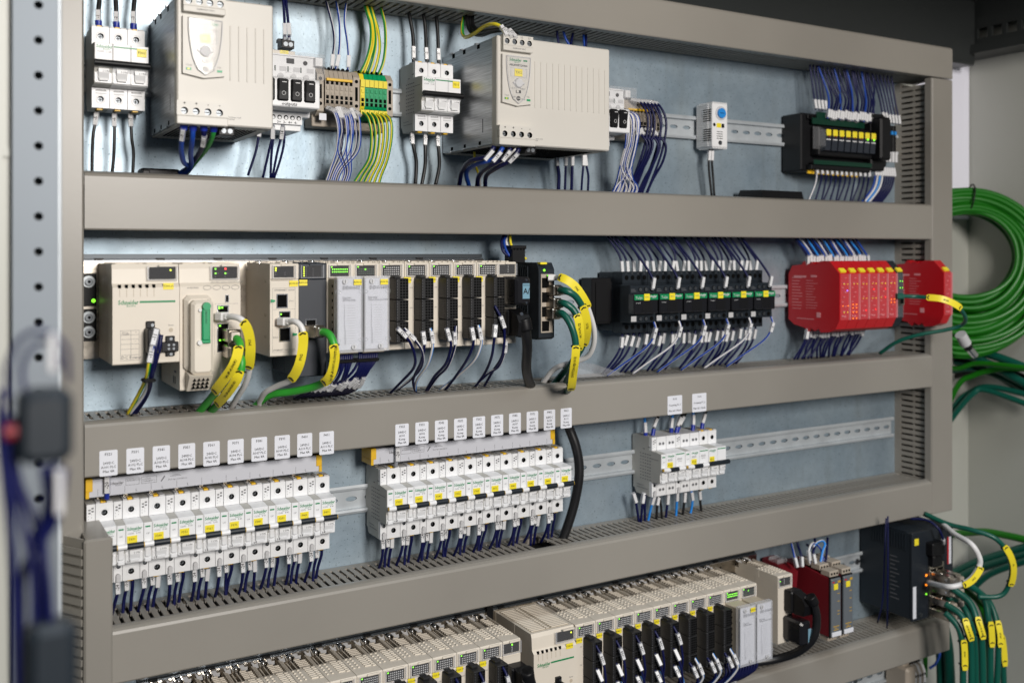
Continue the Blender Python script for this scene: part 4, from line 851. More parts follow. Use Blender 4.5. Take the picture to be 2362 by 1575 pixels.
# ------------------------------------------------------------------ contactors
for i in range(6):
    x0 = 739+i*45.2
    t = thing('contactor', '%s black contactor from the left with green strip and yellow plate' % NUM[i], 'contactor', (x0, 0, -101), 'black contactors in the middle row')
    part('body', 'cb', ['anthracite'], lambda m: (m.box(.2, 44.8, 6, 40, 2, 86, 1), m.box(.2, 44.8, 40, 62, 0, 17, .8), m.box(.2, 44.8, 40, 62, 70, 87, .8), m.box(.2, 44.8, 40, 62, 17, 70), m.box(-4, 40.5, 62, 86, 16, 68.5, .8)), t)
    part('front_cover', 'cf', ['blackgloss'], lambda m: m.box(-7, 35.4, 86, 98, 29, 57, 1.4), t)
    part('cover_window', 'cw', 'black', lambda m: m.box(7, 25, 98, 98.4, 32, 45, .1), t)
    part('brand_strip', 'cs', ['brand_green'], lambda m: m.box(-6.4, 34.8, 98, 98.3, 48.5, 56, .1), t)
    text('TeSys', 3.6, 'ink_white', t, (-4.6, 98.6, 51.6)); brand(t, 19.5, 98.6, 53.4, 3.0, 'ink_white')
    part('name_plate', 'cnp', ['yellow', 'ink_grey'], lambda m: (m.box(9.6, 19.6, 98.3, 99.8, 47.6, 57, .5)), t); text('K37%d' % (i+1), 2.2, 'ink_grey', t, (11.2, 100, 52.4))
    text('Control', 1.8, 'ink_white', t, (-4, 98.6, 44.6))
    for k in range(4):
        for z, s in ((78.5, 1), (8.5, 0)):
            part('terminal_hole', 'th', 'hole', lambda m: m.cyl((0, 61, 0), (0, 62.3, 0), 3.4, 12), t, (7.4+k*10.6, 0, z))
        text('%d%d' % (2*k+1, 1), 2.0, 'ink_grey', t, (5.6+k*10.6, 62.3, 84.4))
    for k in range(3):
        for z in (62.5, 21.5):
            part('coil_screw', ('cs', k == 2), ['screw' if k < 2 else 'hole', 'hole'], lambda m: (m.cyl((0, 86, 0), (0, 86.2, 0), 3.3, 12, 1), m.cyl((0, 86.1, 0), (0, 87, 0), 2.4, 10), m.box(-1.6, 1.6, 87, 87.1, -.3, .3, 0, 1)), t, (13+k*10, 0, z))
    part('type_plate', 'ctp', ['ink_grey', 'lightgrey'], lambda m: (m.box(-3, 6, 86, 86.2, 60, 60.6), m.box(-3, 4, 86, 86.2, 62.4, 63), m.box(-3, 6, 86, 86.3, 18, 25.6, 0, 1)), t)
t = solo('contactor_adapter', 'black mounting block behind the left end of the contactors', 'block', 'black', lambda m: (m.box(0, 35, 8, 34, 0, 66, 1), m.box(6, 34, 34, 36, 4, 60)), (706, 0, -89))

# ------------------------------------------------------------------ safety relays
def srelay(x0, label, colr, lights, group, n=22.2, top=0):
    t = thing('safety_relay', label, 'safety relay', (x0, 0, -112), group)
    def body(m):
        m.prof([(12, 16), (12, 90), (20, 104), (40, 106), (46, 112), (54, 106), (62, 110), (68, 106), (80, 112), (98, 112), (112, 98), (118, 92), (118, 20), (110, 5), (98, 0), (80, -2), (76, 4), (68, 0), (60, 4), (54, -2), (46, 4), (24, 8)], .3, n-.3)
    part('body', ('sr', colr, n), [colr], body, t)
    part('clear_front', ('scf', colr, n), 'red_cover' if colr == 'red' else 'pane', lambda m: (m.box(.8, n-.8, 119, 120.2, 20, 92, .3),), t)
    if colr == 'red':
        part('edge_rib', ('er', n), 'red_print', lambda m: m.box(n-1.2, n-.4, 118, 121, 20, 92), t)
        part('front_print', ('fp', n), 'red_print', lambda m: [m.box(3+(j % 3)*3, 7+(j % 3)*3.5, 120.3, 120.4, 26+j*7.4, 26.7+j*7.4) for j in range(9)], t); brand(t, 4, 120.5, 26, 2.2, 'red_print')
    part('name_plate', 'snp', 'yellow', lambda m: m.prof([(110, 97.5), (112.4, 101), (117.6, 96), (116, 93.4)], 4, 16.5), t)
    for mm, pts in lights.items():
        if pts: part('status_lights', None, mm, lambda m: [m.cyl((x, 120.2, z), (x, 120.8, z), .45 if mm == 'led_yellow' else .8, 8) for x, z in pts], t)
    for k in range(3):
        part('terminal_row', ('tr', colr), colr, lambda m: [m.box(2+i*5, 5+i*5, 0, 9, 0, 3) for i in range(4)], t, (0, 40+k*18, 108-.5))
    return t
LG = 'red safety relays side by side'
specs = [({'orange_led': [(5, 42), (17, 42)], 'led_blue': [(15, 66)], 'led_yellow': [(8, 76), (16, 76), (8, 32), (16, 32)]}), ({'orange_led': [(6+8*a, 22+b*6.6) for a in (0, 1) for b in (0, 1.5, 2.5, 3.3)], 'led_yellow': [(8, 76), (16, 76)]}), ({'led_red': [(14, 34)], 'led_yellow': [(7, 76), (15, 76), (7, 53), (15, 53)]}), ({'led_red': [(14, 35), (10, 67)], 'led_yellow': [(7, 76), (15, 76), (7, 53), (15, 53)]}), ({'led_red': [(15, 67), (15, 54)], 'led_yellow': [(7, 76), (15, 76), (5, 54)]}), ({'orange_led': [(7, 45), (15, 45), (7, 50), (15, 50)], 'led_yellow': [(7, 76), (15, 76)]})]
for i, sp_ in enumerate(specs):
    t = srelay(1117.5+i*22.3, '%s red safety relay from the left of the block of six' % NUM[i], 'red', sp_, LG)
    if i == 0:
        def sidep(m):
            random.seed(5)
            for k in range(11): m.box(-.1, .25, 20+0, 34+random.random()*8, 34+k*5, 34.9+k*5); m.box(-.1, .25, 50, 62+random.random()*12, 36+k*4.4, 36.6+k*4.4)
            m.box(-.1, .25, 24, 50, 85, 88); m.box(-.1, .25, 60, 72, 86, 89); m.box(-.1, .25, 72, 80, 22, 30); m.box(-.1, .25, 30, 66, 18, 19)
        part('side_print', 'sps', 'red_print', sidep, t)
t = srelay(1117.5+6*22.3, 'slim black communication relay with green lights at the end of the red relays', 'anthracite', {'led_green': [(6, 79), (12, 79), (6, 68), (12, 68)]}, None, n=17)
part('socket', None, ['connector_metal', 'hole'], lambda m: (m.box(3, 15, 119, 122, 40, 53), m.box(4.5, 13, 122, 122.3, 42, 51, 0, 1)), t)
t = srelay(1372, 'single red safety relay standing apart at the right end by the vertical duct', 'red', {}, None, n=20)
part('side_print', 'sps', 'red_print', lambda m: 0, t)

# ------------------------------------------------------------------ lower racks
ZL = -477.5
rack(100, 560, ZL+1.2, 'metal backplane rack under the third duct, left part')
rack(556, 1050, ZL+1.2, 'metal backplane rack under the third duct, right part')
for i in range(13):
    x0 = 519.5-32.5*(i+1)
    code = {0: 'K320.11', 1: 'K320.10', 2: 'K320.09', 3: 'K320.08', 4: 'K320.07'}.get(i)
    t = conmod(x0, ZL, '%s beige module from the right in the lower left rack' % NUM[i], code, 'modules of the lower left rack')
module(519.7, 26, ZL, 'narrow beige end module with thick black plug in the lower left rack', leds={'led_green': [(11, -4.4, 2)], 'ink_white': [(11.4, -8-2.4*k, 1) for k in range(3)]})
cableplug('thick black cable plug at the right end of the lower left rack', 524, ZL-62, 105, [(533.5,140,-502.9),(542.8,132,-537.7),(558.9,110,-594.1)])
solo('strap', 'black strap between the two lower racks', 'strap', 'black', lambda m: m.box(0, 9, 10, 13, -70, 24), (548, 0, -478))
t = module(563, 66.5, ZL, 'beige controller power supply with six curved slots and plate T340.00, lower rack', wide=True, depth=107, name='controller_power_supply', leds={'led_yellow': [(21, -5.6, 1.8)]}, low=108.5)
psfront(t, 'T340.00', False)
for i in range(8):
    conmod(630+32.5*i, ZL, '%s beige module with tall black connector from the left in the lower right rack' % NUM[i], 'K340.0%d' % i, 'modules with tall black connectors, lower right rack', 5.4)
door_module(890, ZL, 'controller module with clear door reading DDI1602 in the lower right rack', True, 'K340.09', 'modules with clear doors, lower rack', True)
door_module(922.5, ZL, 'controller module with clear door and green lights at the end of the lower right rack', False, None, 'modules with clear doors, lower rack', False)
module(1003, 31, ZL, 'lone beige extension module with two black plugs, standing apart on the lower rack', leds={'led_green': [(.6, -7, 1.4)], 'ink_white': [(9, -5-2.2*k, 1) for k in range(4)]}, depth=100)
t = cableplug('thick black cable curling from the lone extension module into the bottom duct', 1016, ZL-54, 100, [(1028.3,140,-499.6),(1035.3,142,-513.2),(1040.8,142,-536.9),(1037.8,138,-563.6),(1028.8,120,-587.5),(1013.7,95,-604.4),(979.4,75,-611.6),(953.4,65,-614.3)], 6.2)
t = plug('black terminator plug with grey-blue label on the lone extension module', 1014, ZL-96, 100)
part('label', None, 'screen', lambda m: m.box(15, 21, 136, 136.5, 4, 24), t)
# isolating modules, red with grey fronts
for i, (x0, nm) in enumerate(((1101, 'left'), (1128.5, 'right'))):
    t = thing('isolator_module', '%s red module with grey front and white foot, lower right' % nm, 'module', (x0, 0, -584), 'red modules with grey fronts')
    part('body', 'isb', 'dark_red', lambda m: m.prof([(10, 0), (112, 0), (112, 90), (60, 96), (10, 92)], 0, 24), t)
    part('front', 'isf', ['grey_front', 'black', 'red', 'yellow', 'ink_orange', 'paper'], lambda m: (m.box(0, 24, 111, 113, -1, 92, 0, 1), m.box(1.6, 22.6, 113, 116, 0, 90, 1.2), m.box(3, 8, 116, 116.2, 84, 86, 0, 2), m.box(15, 21, 116, 116.2, 83, 86.5, 0, 4), m.box(6, 15, 116, 117, 73, 82, .4, 3), [m.box(14, 19, 116, 116.2, z, z+.9, 0, 4) for z in (66, 54, 39, 34)], m.box(5, 18, 116, 116.2, 15.4, 16.6, 0, 4), m.box(8, 14, 116, 116.2, 12.6, 13.4, 0, 4), m.box(6, 17, 116, 116.2, 10, 11, 0, 4), m.box(1.6, 22.6, 115.9, 117, .4, 7.4, .4, 5)), t)
    for k, (d, z) in enumerate(((104, 92), (84, 97), (62, 99))):
        part('screw_terminal', 'ist', ['term_beige', 'hole'], lambda m: (m.box(0, 20, -10, 8, 0, 9, .8), [m.cyl((4+6*j, 8, 4.6), (4+6*j, 8.3, 4.6), 1.9, 10, 1) for j in range(3)]), t, (2, d, z))
        part('lower_terminal', 'isl', ['term_beige', 'hole'], lambda m: (m.box(0, 20, -10, 6, -9, 0, .6), [m.cyl((4+6*j, 6, -4), (4+6*j, 6.3, -4), 1.6, 8, 1) for j in range(3)]), t, (2, d-2, 0)) if k == 0 else None
t = solo('rear_module', 'dark red module with clear cover half hidden behind the lone extension module', 'module', ['dark_red', 'clear'], lambda m: (m.prof([(8, 0), (50, 0), (60, 84), (40, 92), (8, 96)], 0, 26), m.box(2, 24, 20, 40, 92, 100, 2, 1)), (1063, 0, -578))
# dark computer at right
t = thing('network_switch', 'large dark network switch with stacked sockets at the lower right', 'network switch', (1302, 0, -600))
part('housing', None, 'anthracite', lambda m: (m.box(0, 106, 4, 106, 2, 146, 1.5), [m.box(-1.2, 0, 30+i*5.4, 33+i*5.4, 116, 144) for i in range(13)], [m.box(0, 40+0*i, 30+i*5.4, 33+i*5.4, 146, 147.4) for i in range(13)]), t)
part('front_plate', None, 'slate_front', lambda m: m.box(-.5, 106.5, 106, 110, 0, 147, 1), t)
part('yellow_plate', None, 'yellow', lambda m: m.box(5, 15, 110, 110.8, 126, 137, .3), t)
part('white_strip', None, 'paper', lambda m: m.box(1, 9, 110, 110.4, 5, 58), t)
part('print_strip', None, ['red', 'paper'], lambda m: (m.box(91, 95, 110, 110.2, 82, 128), m.box(95, 101, 110, 110.2, 82, 128, 0, 1)), t)
part('plug_in_terminal', None, 'black', lambda m: (m.box(34, 66, 110, 124, 106, 128, 1.5), m.box(40, 64, 110, 121, 86, 106, 2)), t)
part('socket_bank', None, ['connector_metal', 'hole'], lambda m: (m.box(40, 78, 108, 113, 2, 90), [m.box(43+18*i, 57+18*i, 113, 113.3, 6+j*20.5, 20+j*20.5, 0, 1) for i in range(2) for j in range(4)]), t)
part('status_lights', None, ['orange_led', 'led_green'], lambda m: (m.box(33, 36.5, 110, 111, 71, 74), m.box(33, 36.5, 110, 111, 55, 58), m.box(33, 36, 110, 111, 40, 42, 0, 1)), t)
part('ground_screw', None, 'screw', lambda m: m.cyl((20, 110, 9), (20, 112, 9), 3.6, 12), t)
part('side_label', None, 'ink_grey', lambda m: [m.box(-.8, -.5, 66, 66+18-(i % 3)*4, 30+i*7, 31+i*7) for i in range(11)], t)
# metal shielded plugs in the switch (lower stack)
for j in range(4):
    for i in range(2):
        t = solo('shielded_plug', 'metal shielded plug, %s from the bottom on the %s side of the large dark switch' % (NUM[j], ('near', 'far')[i]), 'plug', ['connector_metal', 'term_beige', 'chrome'], lambda m: (m.box(0, 14, 113, 148, 0, 13, 1.2), m.box(2, 12, 148, 155, 2, 11, 1.2, 1), m.cyl((4, 130, 13), (4, 130, 14), 2, 8, 2), m.cyl((-.3, 142, 6), (.4, 142, 6), 2.4, 8, 2)), (1345+18*i, 0, -596+j*20.5), 'metal shielded plugs in the large dark switch')
# terminals at the bottom right
for i in range(5): slice_(1392+i*6.2, 'term_beige' if i % 2 else 'white', '%s blurred beige terminal from the left at the bottom right corner' % NUM[i], 'terminals at the bottom right corner', zc=-745)
solo('terminal_cover', 'crumpled brown block left of the terminals in the bottom right corner', 'cover', 'term_beige', lambda m: (m.box(0, 26, 8, 52, 0, 62, 4), m.box(4, 22, 8, 40, 60, 68, 2)), (1364, 0, -775))

# ------------------------------------------------------------------ cables with yellow tags
def cable(label, pts, r, col, tags=(), group=None, plug=None, n=8, stripe=None, ties=()):
    sp = smooth(pts, n); org = Vector(sp[0]); b = MB(); L = [Vector(p)-org for p in sp]; b.tube([tuple(p) for p in L], r, 12, 0)
    o = link('cable', b.mesh('cable', [col]), None, tuple(org)); o['label'] = label; o['category'] = 'cable'
    if group: o['group'] = group
    N = len(L)-1
    for t0, t1, tx in tags:
        i0, i1 = int(t0*N), int(t1*N); vs = []; vd = Vector((-.45, .86, .05)).normalized(); pr = []
        for i in range(i0, i1+1):
            t = (L[min(i+1, N)]-L[max(i-1, 0)]).normalized(); w = t.cross(vd).normalized(); nn = w.cross(t).normalized()
            if nn.dot(vd) < 0: nn = -nn
            pr.append((L[i]+nn*(r+1.0), w, nn, t))
        def strip(m, half=5.2, th=1.1):
            q = []; M = len(pr)
            for j, (c, w, nn, t) in enumerate(pr):
                e = 1.0 if 0 < j < M-1 else .72
                for s, h in ((-1, 0), (1, 0), (1, th), (-1, th)): q.append(tuple(c+w*s*half*e+nn*h))
            fs = [(0, 1, 2, 3), tuple(4*M-4+k for k in range(4))]
            for j in range(M-1):
                for k in range(4): fs.append((4*j+k, 4*j+(k+1) % 4, 4*j+4+(k+1) % 4, 4*j+4+k))
            m.add(q, fs)
        tg = part('cable_tag', None, 'yellow', strip, o)
        for j in (1 if len(pr) > 6 else 0, len(pr)-2 if len(pr) > 6 else len(pr)-1):
            c, w, nn, t = pr[j]
            def tie(m):
                m.tube([tuple(c+w*s*3.4+nn*(1.5-.25*abs(s)*3)+t*(abs(s)-.5)*1.6) for s in (-1, -.5, 0, .5, 1)], .95, 6)
                m.tube([tuple(c-nn*(r+1)+(w*math.cos(a)+nn*math.sin(a))*(r+1.0)) for a in [math.pi*2*k/12 for k in range(13)]], .8, 5)
            part('cable_tie', None, 'black', tie, o)
        if tx:
            c, w, nn, t = pr[len(pr)//2]; up = t if t.z > 0 else -t
            e = text(tx, 3.0, 'ink', tg, (0, 0, 0), 'lettering', 'CENTER', bold=.2)
            def P3(v): return Vector((v.x, -v.y, v.z))
            X = P3(up).normalized(); Y = P3(nn).normalized(); Z = X.cross(-Y).normalized()*-1
            # text lies in local xz plane: x along the tag, -y towards the viewer
            zz = X.cross(-Y)
            e.matrix_basis = Matrix.Translation(V(*(c+nn*1.5))) @ Matrix((X, -Y, zz)).transposed().to_4x4()
    if plug:
        k, dirn, ln, w_, h_, cm = plug; a = Vector((0, 0, 0))
        def pf(m):
            m.box(-w_/2, w_/2, -ln, 2, -h_/2, h_/2, 1.2)
            m.box(-w_/2+1.5, w_/2-1.5, 2, 7, -h_/2+1.5, h_/2-1.5, 1)
        q = part('plug', None, cm, pf, o); q.rotation_euler = (0, 0, dirn)
    return o
cable('white network cable from the processor module, tagged PN1', [(169.8,116,-55.5),(176.2,132,-55.3),(181.9,140,-58.2),(188.3,140,-67.2),(192.1,138,-80.3),(193.6,134,-94.6),(194.6,124,-110.9),(195.1,105,-130.3),(193.2,80,-147.5),(192.3,50,-166.1)], 3.3, 'cable_white', [(.24, .66, 'PN1')], plug=(0, .5, 8, 12, 9, 'cable_white'))
cable('green network cable from the processor with tag at its upper plug', [(176.8,128,-75.8),(178.6,142,-81.7),(177,148,-91.1),(172.1,146,-106),(164.8,125,-126),(161,90,-146.3),(153.9,60,-166.4)], 4.3, 'cable_green', [(.28, .74, 'W-IP-A100/A1')], plug=(0, 0, 24, 14, 14, 'connector_metal'))
cable('green network cable from the processor with tag just above the duct', [(176.8,128,-92.8),(181.5,138,-99.5),(181,140,-109.4),(178.4,136,-121.1),(173.9,118,-136.7),(170.3,90,-151.7),(165.7,60,-167.4)], 4.3, 'cable_green', [(.36, .82, 'W-IP-A100/A100')], plug=(0, 0, 24, 14, 14, 'connector_metal'))
cable('white network cable from the network module, tagged PN2', [(237.1,116,-63.4),(242.7,132,-62.7),(248,138,-70.1),(250,138,-85.3),(246.9,134,-109.2),(242.3,118,-127.2),(233.8,95,-136.5),(225.9,75,-145.7),(225.7,55,-158.1),(229,40,-172.9)], 3.3, 'cable_white', [(.25, .55, 'PN2')], plug=(0, .5, 8, 12, 9, 'cable_white'))
cable('green network cable from the dark module with a long tag reading PORT 45', [(271.6,124,-75.3),(277.2,138,-76.5),(280.7,146,-86.1),(283.6,145,-103),(281.3,135,-124.5),(274,110,-137.5),(254.4,85,-145.5),(233.8,65,-150.4),(222.4,40,-167.3)], 4.4, 'cable_green', [(.28, .55, '-W-IP-A100/U6-SWITCH')], plug=(0, .3, 20, 14, 14, 'connector_metal'))
cable('white network cable from the top socket of the slim black switch, looping down', [(585.4,122,-18.8),(588.1,140,-20.1),(600.5,146,-29.4),(614.5,146,-46.2),(628.1,140,-64.6),(640.6,132,-86.8),(648.4,120,-107.9),(649.1,105,-124.6),(638.4,85,-134),(623.7,65,-143.3),(615.6,45,-165.5)], 3.6, 'cable_white', [(.08, .36, 'PN1')], plug=(0, 1.1, 8, 11, 8, 'cable_white'))
cable('teal network cable from the second socket of the slim black switch', [(586.1,128,-35.2),(587.4,146,-35.2),(599.8,150,-42.4),(613.1,148,-59.9),(623.4,140,-82.8),(631.8,120,-107.1),(631.6,95,-132.1),(637.2,55,-156.9),(632.8,40,-173.2)], 4.4, 'cable_teal', [(.34, .62, 'PLC1')], plug=(0, .2, 20, 14, 14, 'connector_metal'))
cable('teal network cable from the third socket of the slim black switch, tagged A100/PLC2', [(586.1,128,-51.8),(585.4,146,-51),(594.5,152,-58.6),(600.4,154,-71.8),(607.1,148,-95.4),(614.7,130,-119.4),(628.2,95,-146.3),(647.6,50,-173.1)], 4.4, 'cable_teal', [(.36, .66, '-A100/PLC2')], plug=(0, .2, 20, 14, 14, 'connector_metal'))
cable('teal network cable from the slim black switch, tag hanging over the duct lid', [(584.1,128,-65),(582.8,146,-64),(587.9,156,-76.7),(593.7,158,-96.8),(595.8,154,-116.3),(599.9,144,-133.9),(612.1,120,-159.5),(644.6,60,-177.6)], 4.4, 'cable_teal', [(.48, .86, 'SWITCH-VEJ-U6-41')], plug=(0, .2, 20, 14, 14, 'connector_metal'))
cable('thick black cable hanging between the middle breakers and the residual current breakers', [(655.9,44,-216.4),(661.7,44,-231.9),(668.4,48,-252.9),(672.9,50,-277.1),(672.9,50,-301.2),(668.3,46,-334.6),(660.1,42,-364.5),(649.7,36,-395.7)], 6.6, 'cable_black')
cable('teal cable with tag looping out from the communication relay', [(1256.8,124,-57.3),(1276,134,-58.1),(1285,150,-59.1),(1297.8,170,-62.1),(1321.1,180,-74.1),(1346.9,176,-92.6),(1359.8,160,-106.1),(1346.2,140,-114.7),(1318.8,110,-123.6),(1302.5,80,-136.8),(1294.9,50,-158.8)], 3.2, 'cable_teal', [(.2, .42, 'W-IP')], plug=(0, 1.2, 10, 9, 9, 'cable_teal'))
# green coil and cables on the right
t = thing('cable_coil', 'big coil of bright green cable hanging by the right wall', 'cable coil', (1590, 8, 8))
u = Vector((.862, .507, 0))
for k in range(21):
    vs, hs, cz = 82+3.8*k, 95+3.6*k, .5-1.6*k; ph = random.random()*6
    pts = [tuple(u*(hs+2*math.sin(3*a+ph))*math.cos(a)+Vector((.507, -.862, 0))*((k % 3)*7-7+3*math.sin(a*2+ph))+Vector((0, 0, cz+vs*math.sin(a)+2.5*math.sin(2*a+ph)))) for a in [2*math.pi*i/64 for i in range(65)]]
    part('loop', None, 'coil_green', lambda m: m.tube(pts, 5.0, 9, caps=False), t)
for k in range(9):
    vs, hs, cz = 86+6.6*k, 98+5*k, -4-2.6*k; ph = random.random()*6
    pts = [tuple(u*(hs+2*math.sin(3*a+ph))*math.cos(a)+Vector((.507, -.862, 0))*(14+(k % 2)*7)+Vector((0, 0, cz+vs*math.sin(a)))) for a in [2*math.pi*i/64 for i in range(65)]]
    part('loop', None, 'coil_green', lambda m: m.tube(pts, 5.0, 9, caps=False), t)
part('cable_tie', None, 'black', lambda m: m.tube([tuple(u*(8+26*math.sin(a)*.2)+Vector((.507, -.862, 0))*(-18*math.cos(a)*-1)+Vector((0, 0, 108+27*math.sin(a)))) for a in [2*math.pi*i/20 for i in range(21)]], 1.6, 6), t)
for i, (pts, r, c, nm) in enumerate([
    ([(1600,-71.8,-369.3),(1610,-26.4,-249.9),(1620,3.6,-222.1),(1630,47,-206.6),(1640,107.8,-199.4)], 5.5, 'coil_green', 'bright green cable arching over the teal pair at the right'),
    ([(1600,-71.8,-352.2),(1610,-26.4,-281),(1620,-6.4,-257.4),(1630,30.2,-241.3),(1640,107.8,-248.8)], 5.5, 'cable_teal', 'upper teal cable of the arched pair at the right'),
    ([(1590,-64.5,-367.1),(1600,-18.4,-293.4),(1610,10.4,-254.6),(1620,30.6,-247.1),(1630,113.9,-266.3)], 5.5, 'cable_teal', 'lower teal cable of the arched pair at the right'),
    ([(1600,-71.8,-206.6),(1600,-19.4,-209.9),(1605,27.3,-195.6),(1610,126.2,-195.8)], 5, 'coil_green', 'bright green cable just under the coil'),
    ([(1650,-88.6,-228.6),(1655,-24.9,-215.4),(1660,35.4,-226.2),(1660,112.1,-256.1)], 5, 'cable_teal', 'first shadowed teal cable in the tangle under the coil'),
    ([(1655,-92.2,-207.4),(1660,-19,-206.6),(1665,40.9,-232.5),(1665,109.1,-268.9)], 5, 'cable_teal', 'second shadowed teal cable in the tangle under the coil'),
    ([(1660,-95.9,-243.1),(1660,-37.7,-225.6),(1660,26.5,-208.8),(1660,112.1,-192.2)], 5, 'cable_black', 'black cable in the tangle under the coil'),
    ([(1662,-97.3,-196.8),(1665,-22.4,-195.3),(1668,47.8,-213.7),(1668,107.2,-231.7)], 7, 'cable_black', 'thick black cable directly under the coil'),
    ([(1640,-71.6,-187.2),(1640,-14.6,-188.2),(1640,39.6,-206.3),(1640,124.2,-241.2)], 8, 'cable_teal', 'dark teal cable running down to the right under the coil'),
    ([(1650,-78.8,-175.3),(1650,-3,-179.2),(1650,50.6,-189.4),(1650,118.1,-208.5)], 8, 'cable_teal', 'shaded teal cable directly beneath the green coil'),
    ([(1640,-81.4,-555.7),(1640,-48.5,-541.5),(1640,8.3,-523.4),(1640,57,-518),(1640,124.2,-515.6)], 7, 'coil_green', 'thick bright green cable behind the dark switch running right'),
    ([(1640,-81.4,-640),(1640,-45.6,-614.4),(1640,8.3,-578.5),(1640,124.2,-515.6)], 8, 'cable_teal', 'dark teal cable behind the switch, upper of three'),
    ([(1630,-74.2,-649.2),(1630,-31,-619.7),(1630,19.5,-585.5),(1630,130.2,-526.7)], 8, 'cable_teal', 'dark teal cable behind the switch, middle of three'),
    ([(1600,3.7,-634.6),(1600,20.9,-617.2),(1600,58.8,-580.3),(1600,148.4,-526.6)], 6, 'cable_teal', 'dark teal cable behind the switch, lowest of three')]):
    cable(nm, pts, r, c)
t = thing('shielded_plug', 'loose white and metal plug hanging under the green coil', 'plug', (1500, 60, -150))
part('sleeve', None, 'lightgrey', lambda m: m.cyl((0, 0, 16), (16, 0, -2), 10, 12), t); part('tip', None, 'chrome', lambda m: m.cyl((22, 0, -8), (42, 0, -24), 7, 10), t); part('neck', None, 'black', lambda m: m.cyl((16, 0, -2), (24, 0, -10), 8, 10), t)
G = 'teal cables falling from the large dark switch'
for i, (pts, r, c, tg, nm) in enumerate([
    ([(1331.2,150,-576.6),(1336,168,-592.3),(1336.8,176,-611.6),(1340.2,176,-653.1),(1340.2,176,-730.5)], 5.2, 'cable_teal', [(.52, .80, '-W-IP')], 'leftmost teal cable falling from the switch, its tag lowest'),
    ([(1331.2,150,-562.4),(1338.1,172,-573.1),(1336.5,184,-590.6),(1347,186,-629.9),(1348.1,186,-728.3)], 5.2, 'cable_teal', [(.40, .68, '-W-IP-A100')], 'second teal cable falling from the switch, broad yellow tag'),
    ([(1354.1,140,-557.4),(1378.7,150,-576.8),(1385,160,-604.3),(1396.5,160,-649.1),(1398.9,160,-750.8)], 5, 'cable_teal', [], 'third teal cable falling from the switch, without a tag'),
    ([(1348,150,-539),(1357.1,176,-556.2),(1353.9,192,-583.7),(1360.4,196,-622.2),(1363.8,196,-728)], 5.6, 'cable_teal', [(.44, .70, '-W-IP-A10005')], 'fourth teal cable falling from the switch, highest broad tag'),
    ([(1401.9,120,-549.7),(1446.7,130,-584.2),(1464.6,135,-627),(1477,130,-691.2),(1494.5,120,-789.6)], 5.4, 'coil_green', [], 'bright green cable among the teal cables falling from the switch'),
    ([(1379.3,140,-532.8),(1421.5,155,-562.6),(1424.2,165,-602.2),(1429,165,-654.1),(1429,165,-755.9)], 5.4, 'cable_teal', [(.5, .74, '')], 'teal cable right of the bright green one, tag turned edge on'),
    ([(1411.1,130,-544.7),(1446.8,150,-578.2),(1448,165,-617.7),(1447,168,-656.7),(1438.7,168,-757)], 5, 'cable_teal', [(.46, .72, '-W-IP')], 'teal cable second from the right in the falling bundle, slanted tag'),
    ([(1428.9,150,-568.4),(1461.3,150,-599.3),(1478.3,150,-639.7),(1486.9,150,-686.1),(1493,150,-777.1)], 5, 'cable_teal', [(.5, .8, '')], 'rightmost teal cable of the falling bundle'),
    ([(1475,20,-618.9),(1479.8,30,-680),(1486,30,-736.6),(1488.4,30,-824.4)], 8, 'cable_teal', [], 'thick teal cable passing behind the bottom duct'),
    ([(1455.9,50,-622),(1476.7,50,-688.3),(1482.8,50,-736.6),(1487.8,50,-816.1)], 9, 'cable_teal', [], 'thickest teal cable beside the end of the bottom duct'),
    ([(1418.5,100,-562.1),(1448.3,110,-601.9),(1477.4,115,-658.7),(1477.4,115,-787.5)], 6, 'cable_teal', [], 'shaded teal cable at the back of the falling bundle')]):
    cable(nm, pts, r, c, tg)
cable('white network cable with tag looping in front of the large dark switch', [(1383.5,70,-439.7),(1385.7,100,-446.5),(1355.9,150,-451.4),(1340,190,-454.6),(1346.6,200,-473.2),(1347.7,200,-489.4),(1332.7,195,-509.2),(1317.3,185,-519.2),(1306.6,170,-523.8),(1331.5,118,-536.8)], 4.3, 'cable_white', [(.56, .76, 'PN2')])
cable('teal cable making the widest loop at the lower right, yellow tag upright', [(1373.6,80,-436.1),(1379.9,120,-445.4),(1383.8,160,-445.8),(1400.5,190,-453.7),(1419,200,-475.3),(1434.3,200,-505.6),(1440.5,190,-540.3),(1431,180,-558.2),(1402.4,160,-560.6)], 4.0, 'cable_teal', [(.46, .74, 'W')])
cable('lime green cable seen under the bottom duct', [(1437.1,30,-656),(1442,30,-703.8),(1442,30,-750.8)], 4, 'coil_green')
wire('bright blue wire curving into the bottom right terminals', [(1462.8,45,-687.3),(1454.7,50,-707.2),(1436.9,55,-717.2),(1421.4,55,-721.6)], 2.2, 'blue', group=None)
# ------------------------------------------------------------------ clear bag on the duct
solo('plastic_bag', 'crumpled clear plastic bag lying on the duct beside the slim black switch', 'bag', 'bag', lambda m: (m.add([(640, 30, -156), (690, 20, -152), (735, 34, -157), (742, 66, -158), (700, 76, -157), (640, 70, -157), (668, 40, -138), (700, 46, -143), (660, 62, -144)], [(0, 1, 6), (1, 7, 6), (1, 2, 7), (2, 3, 7), (3, 4, 7), (4, 8, 7), (7, 8, 6), (4, 5, 8), (5, 0, 8), (0, 6, 8)])), (0, 0, 0))

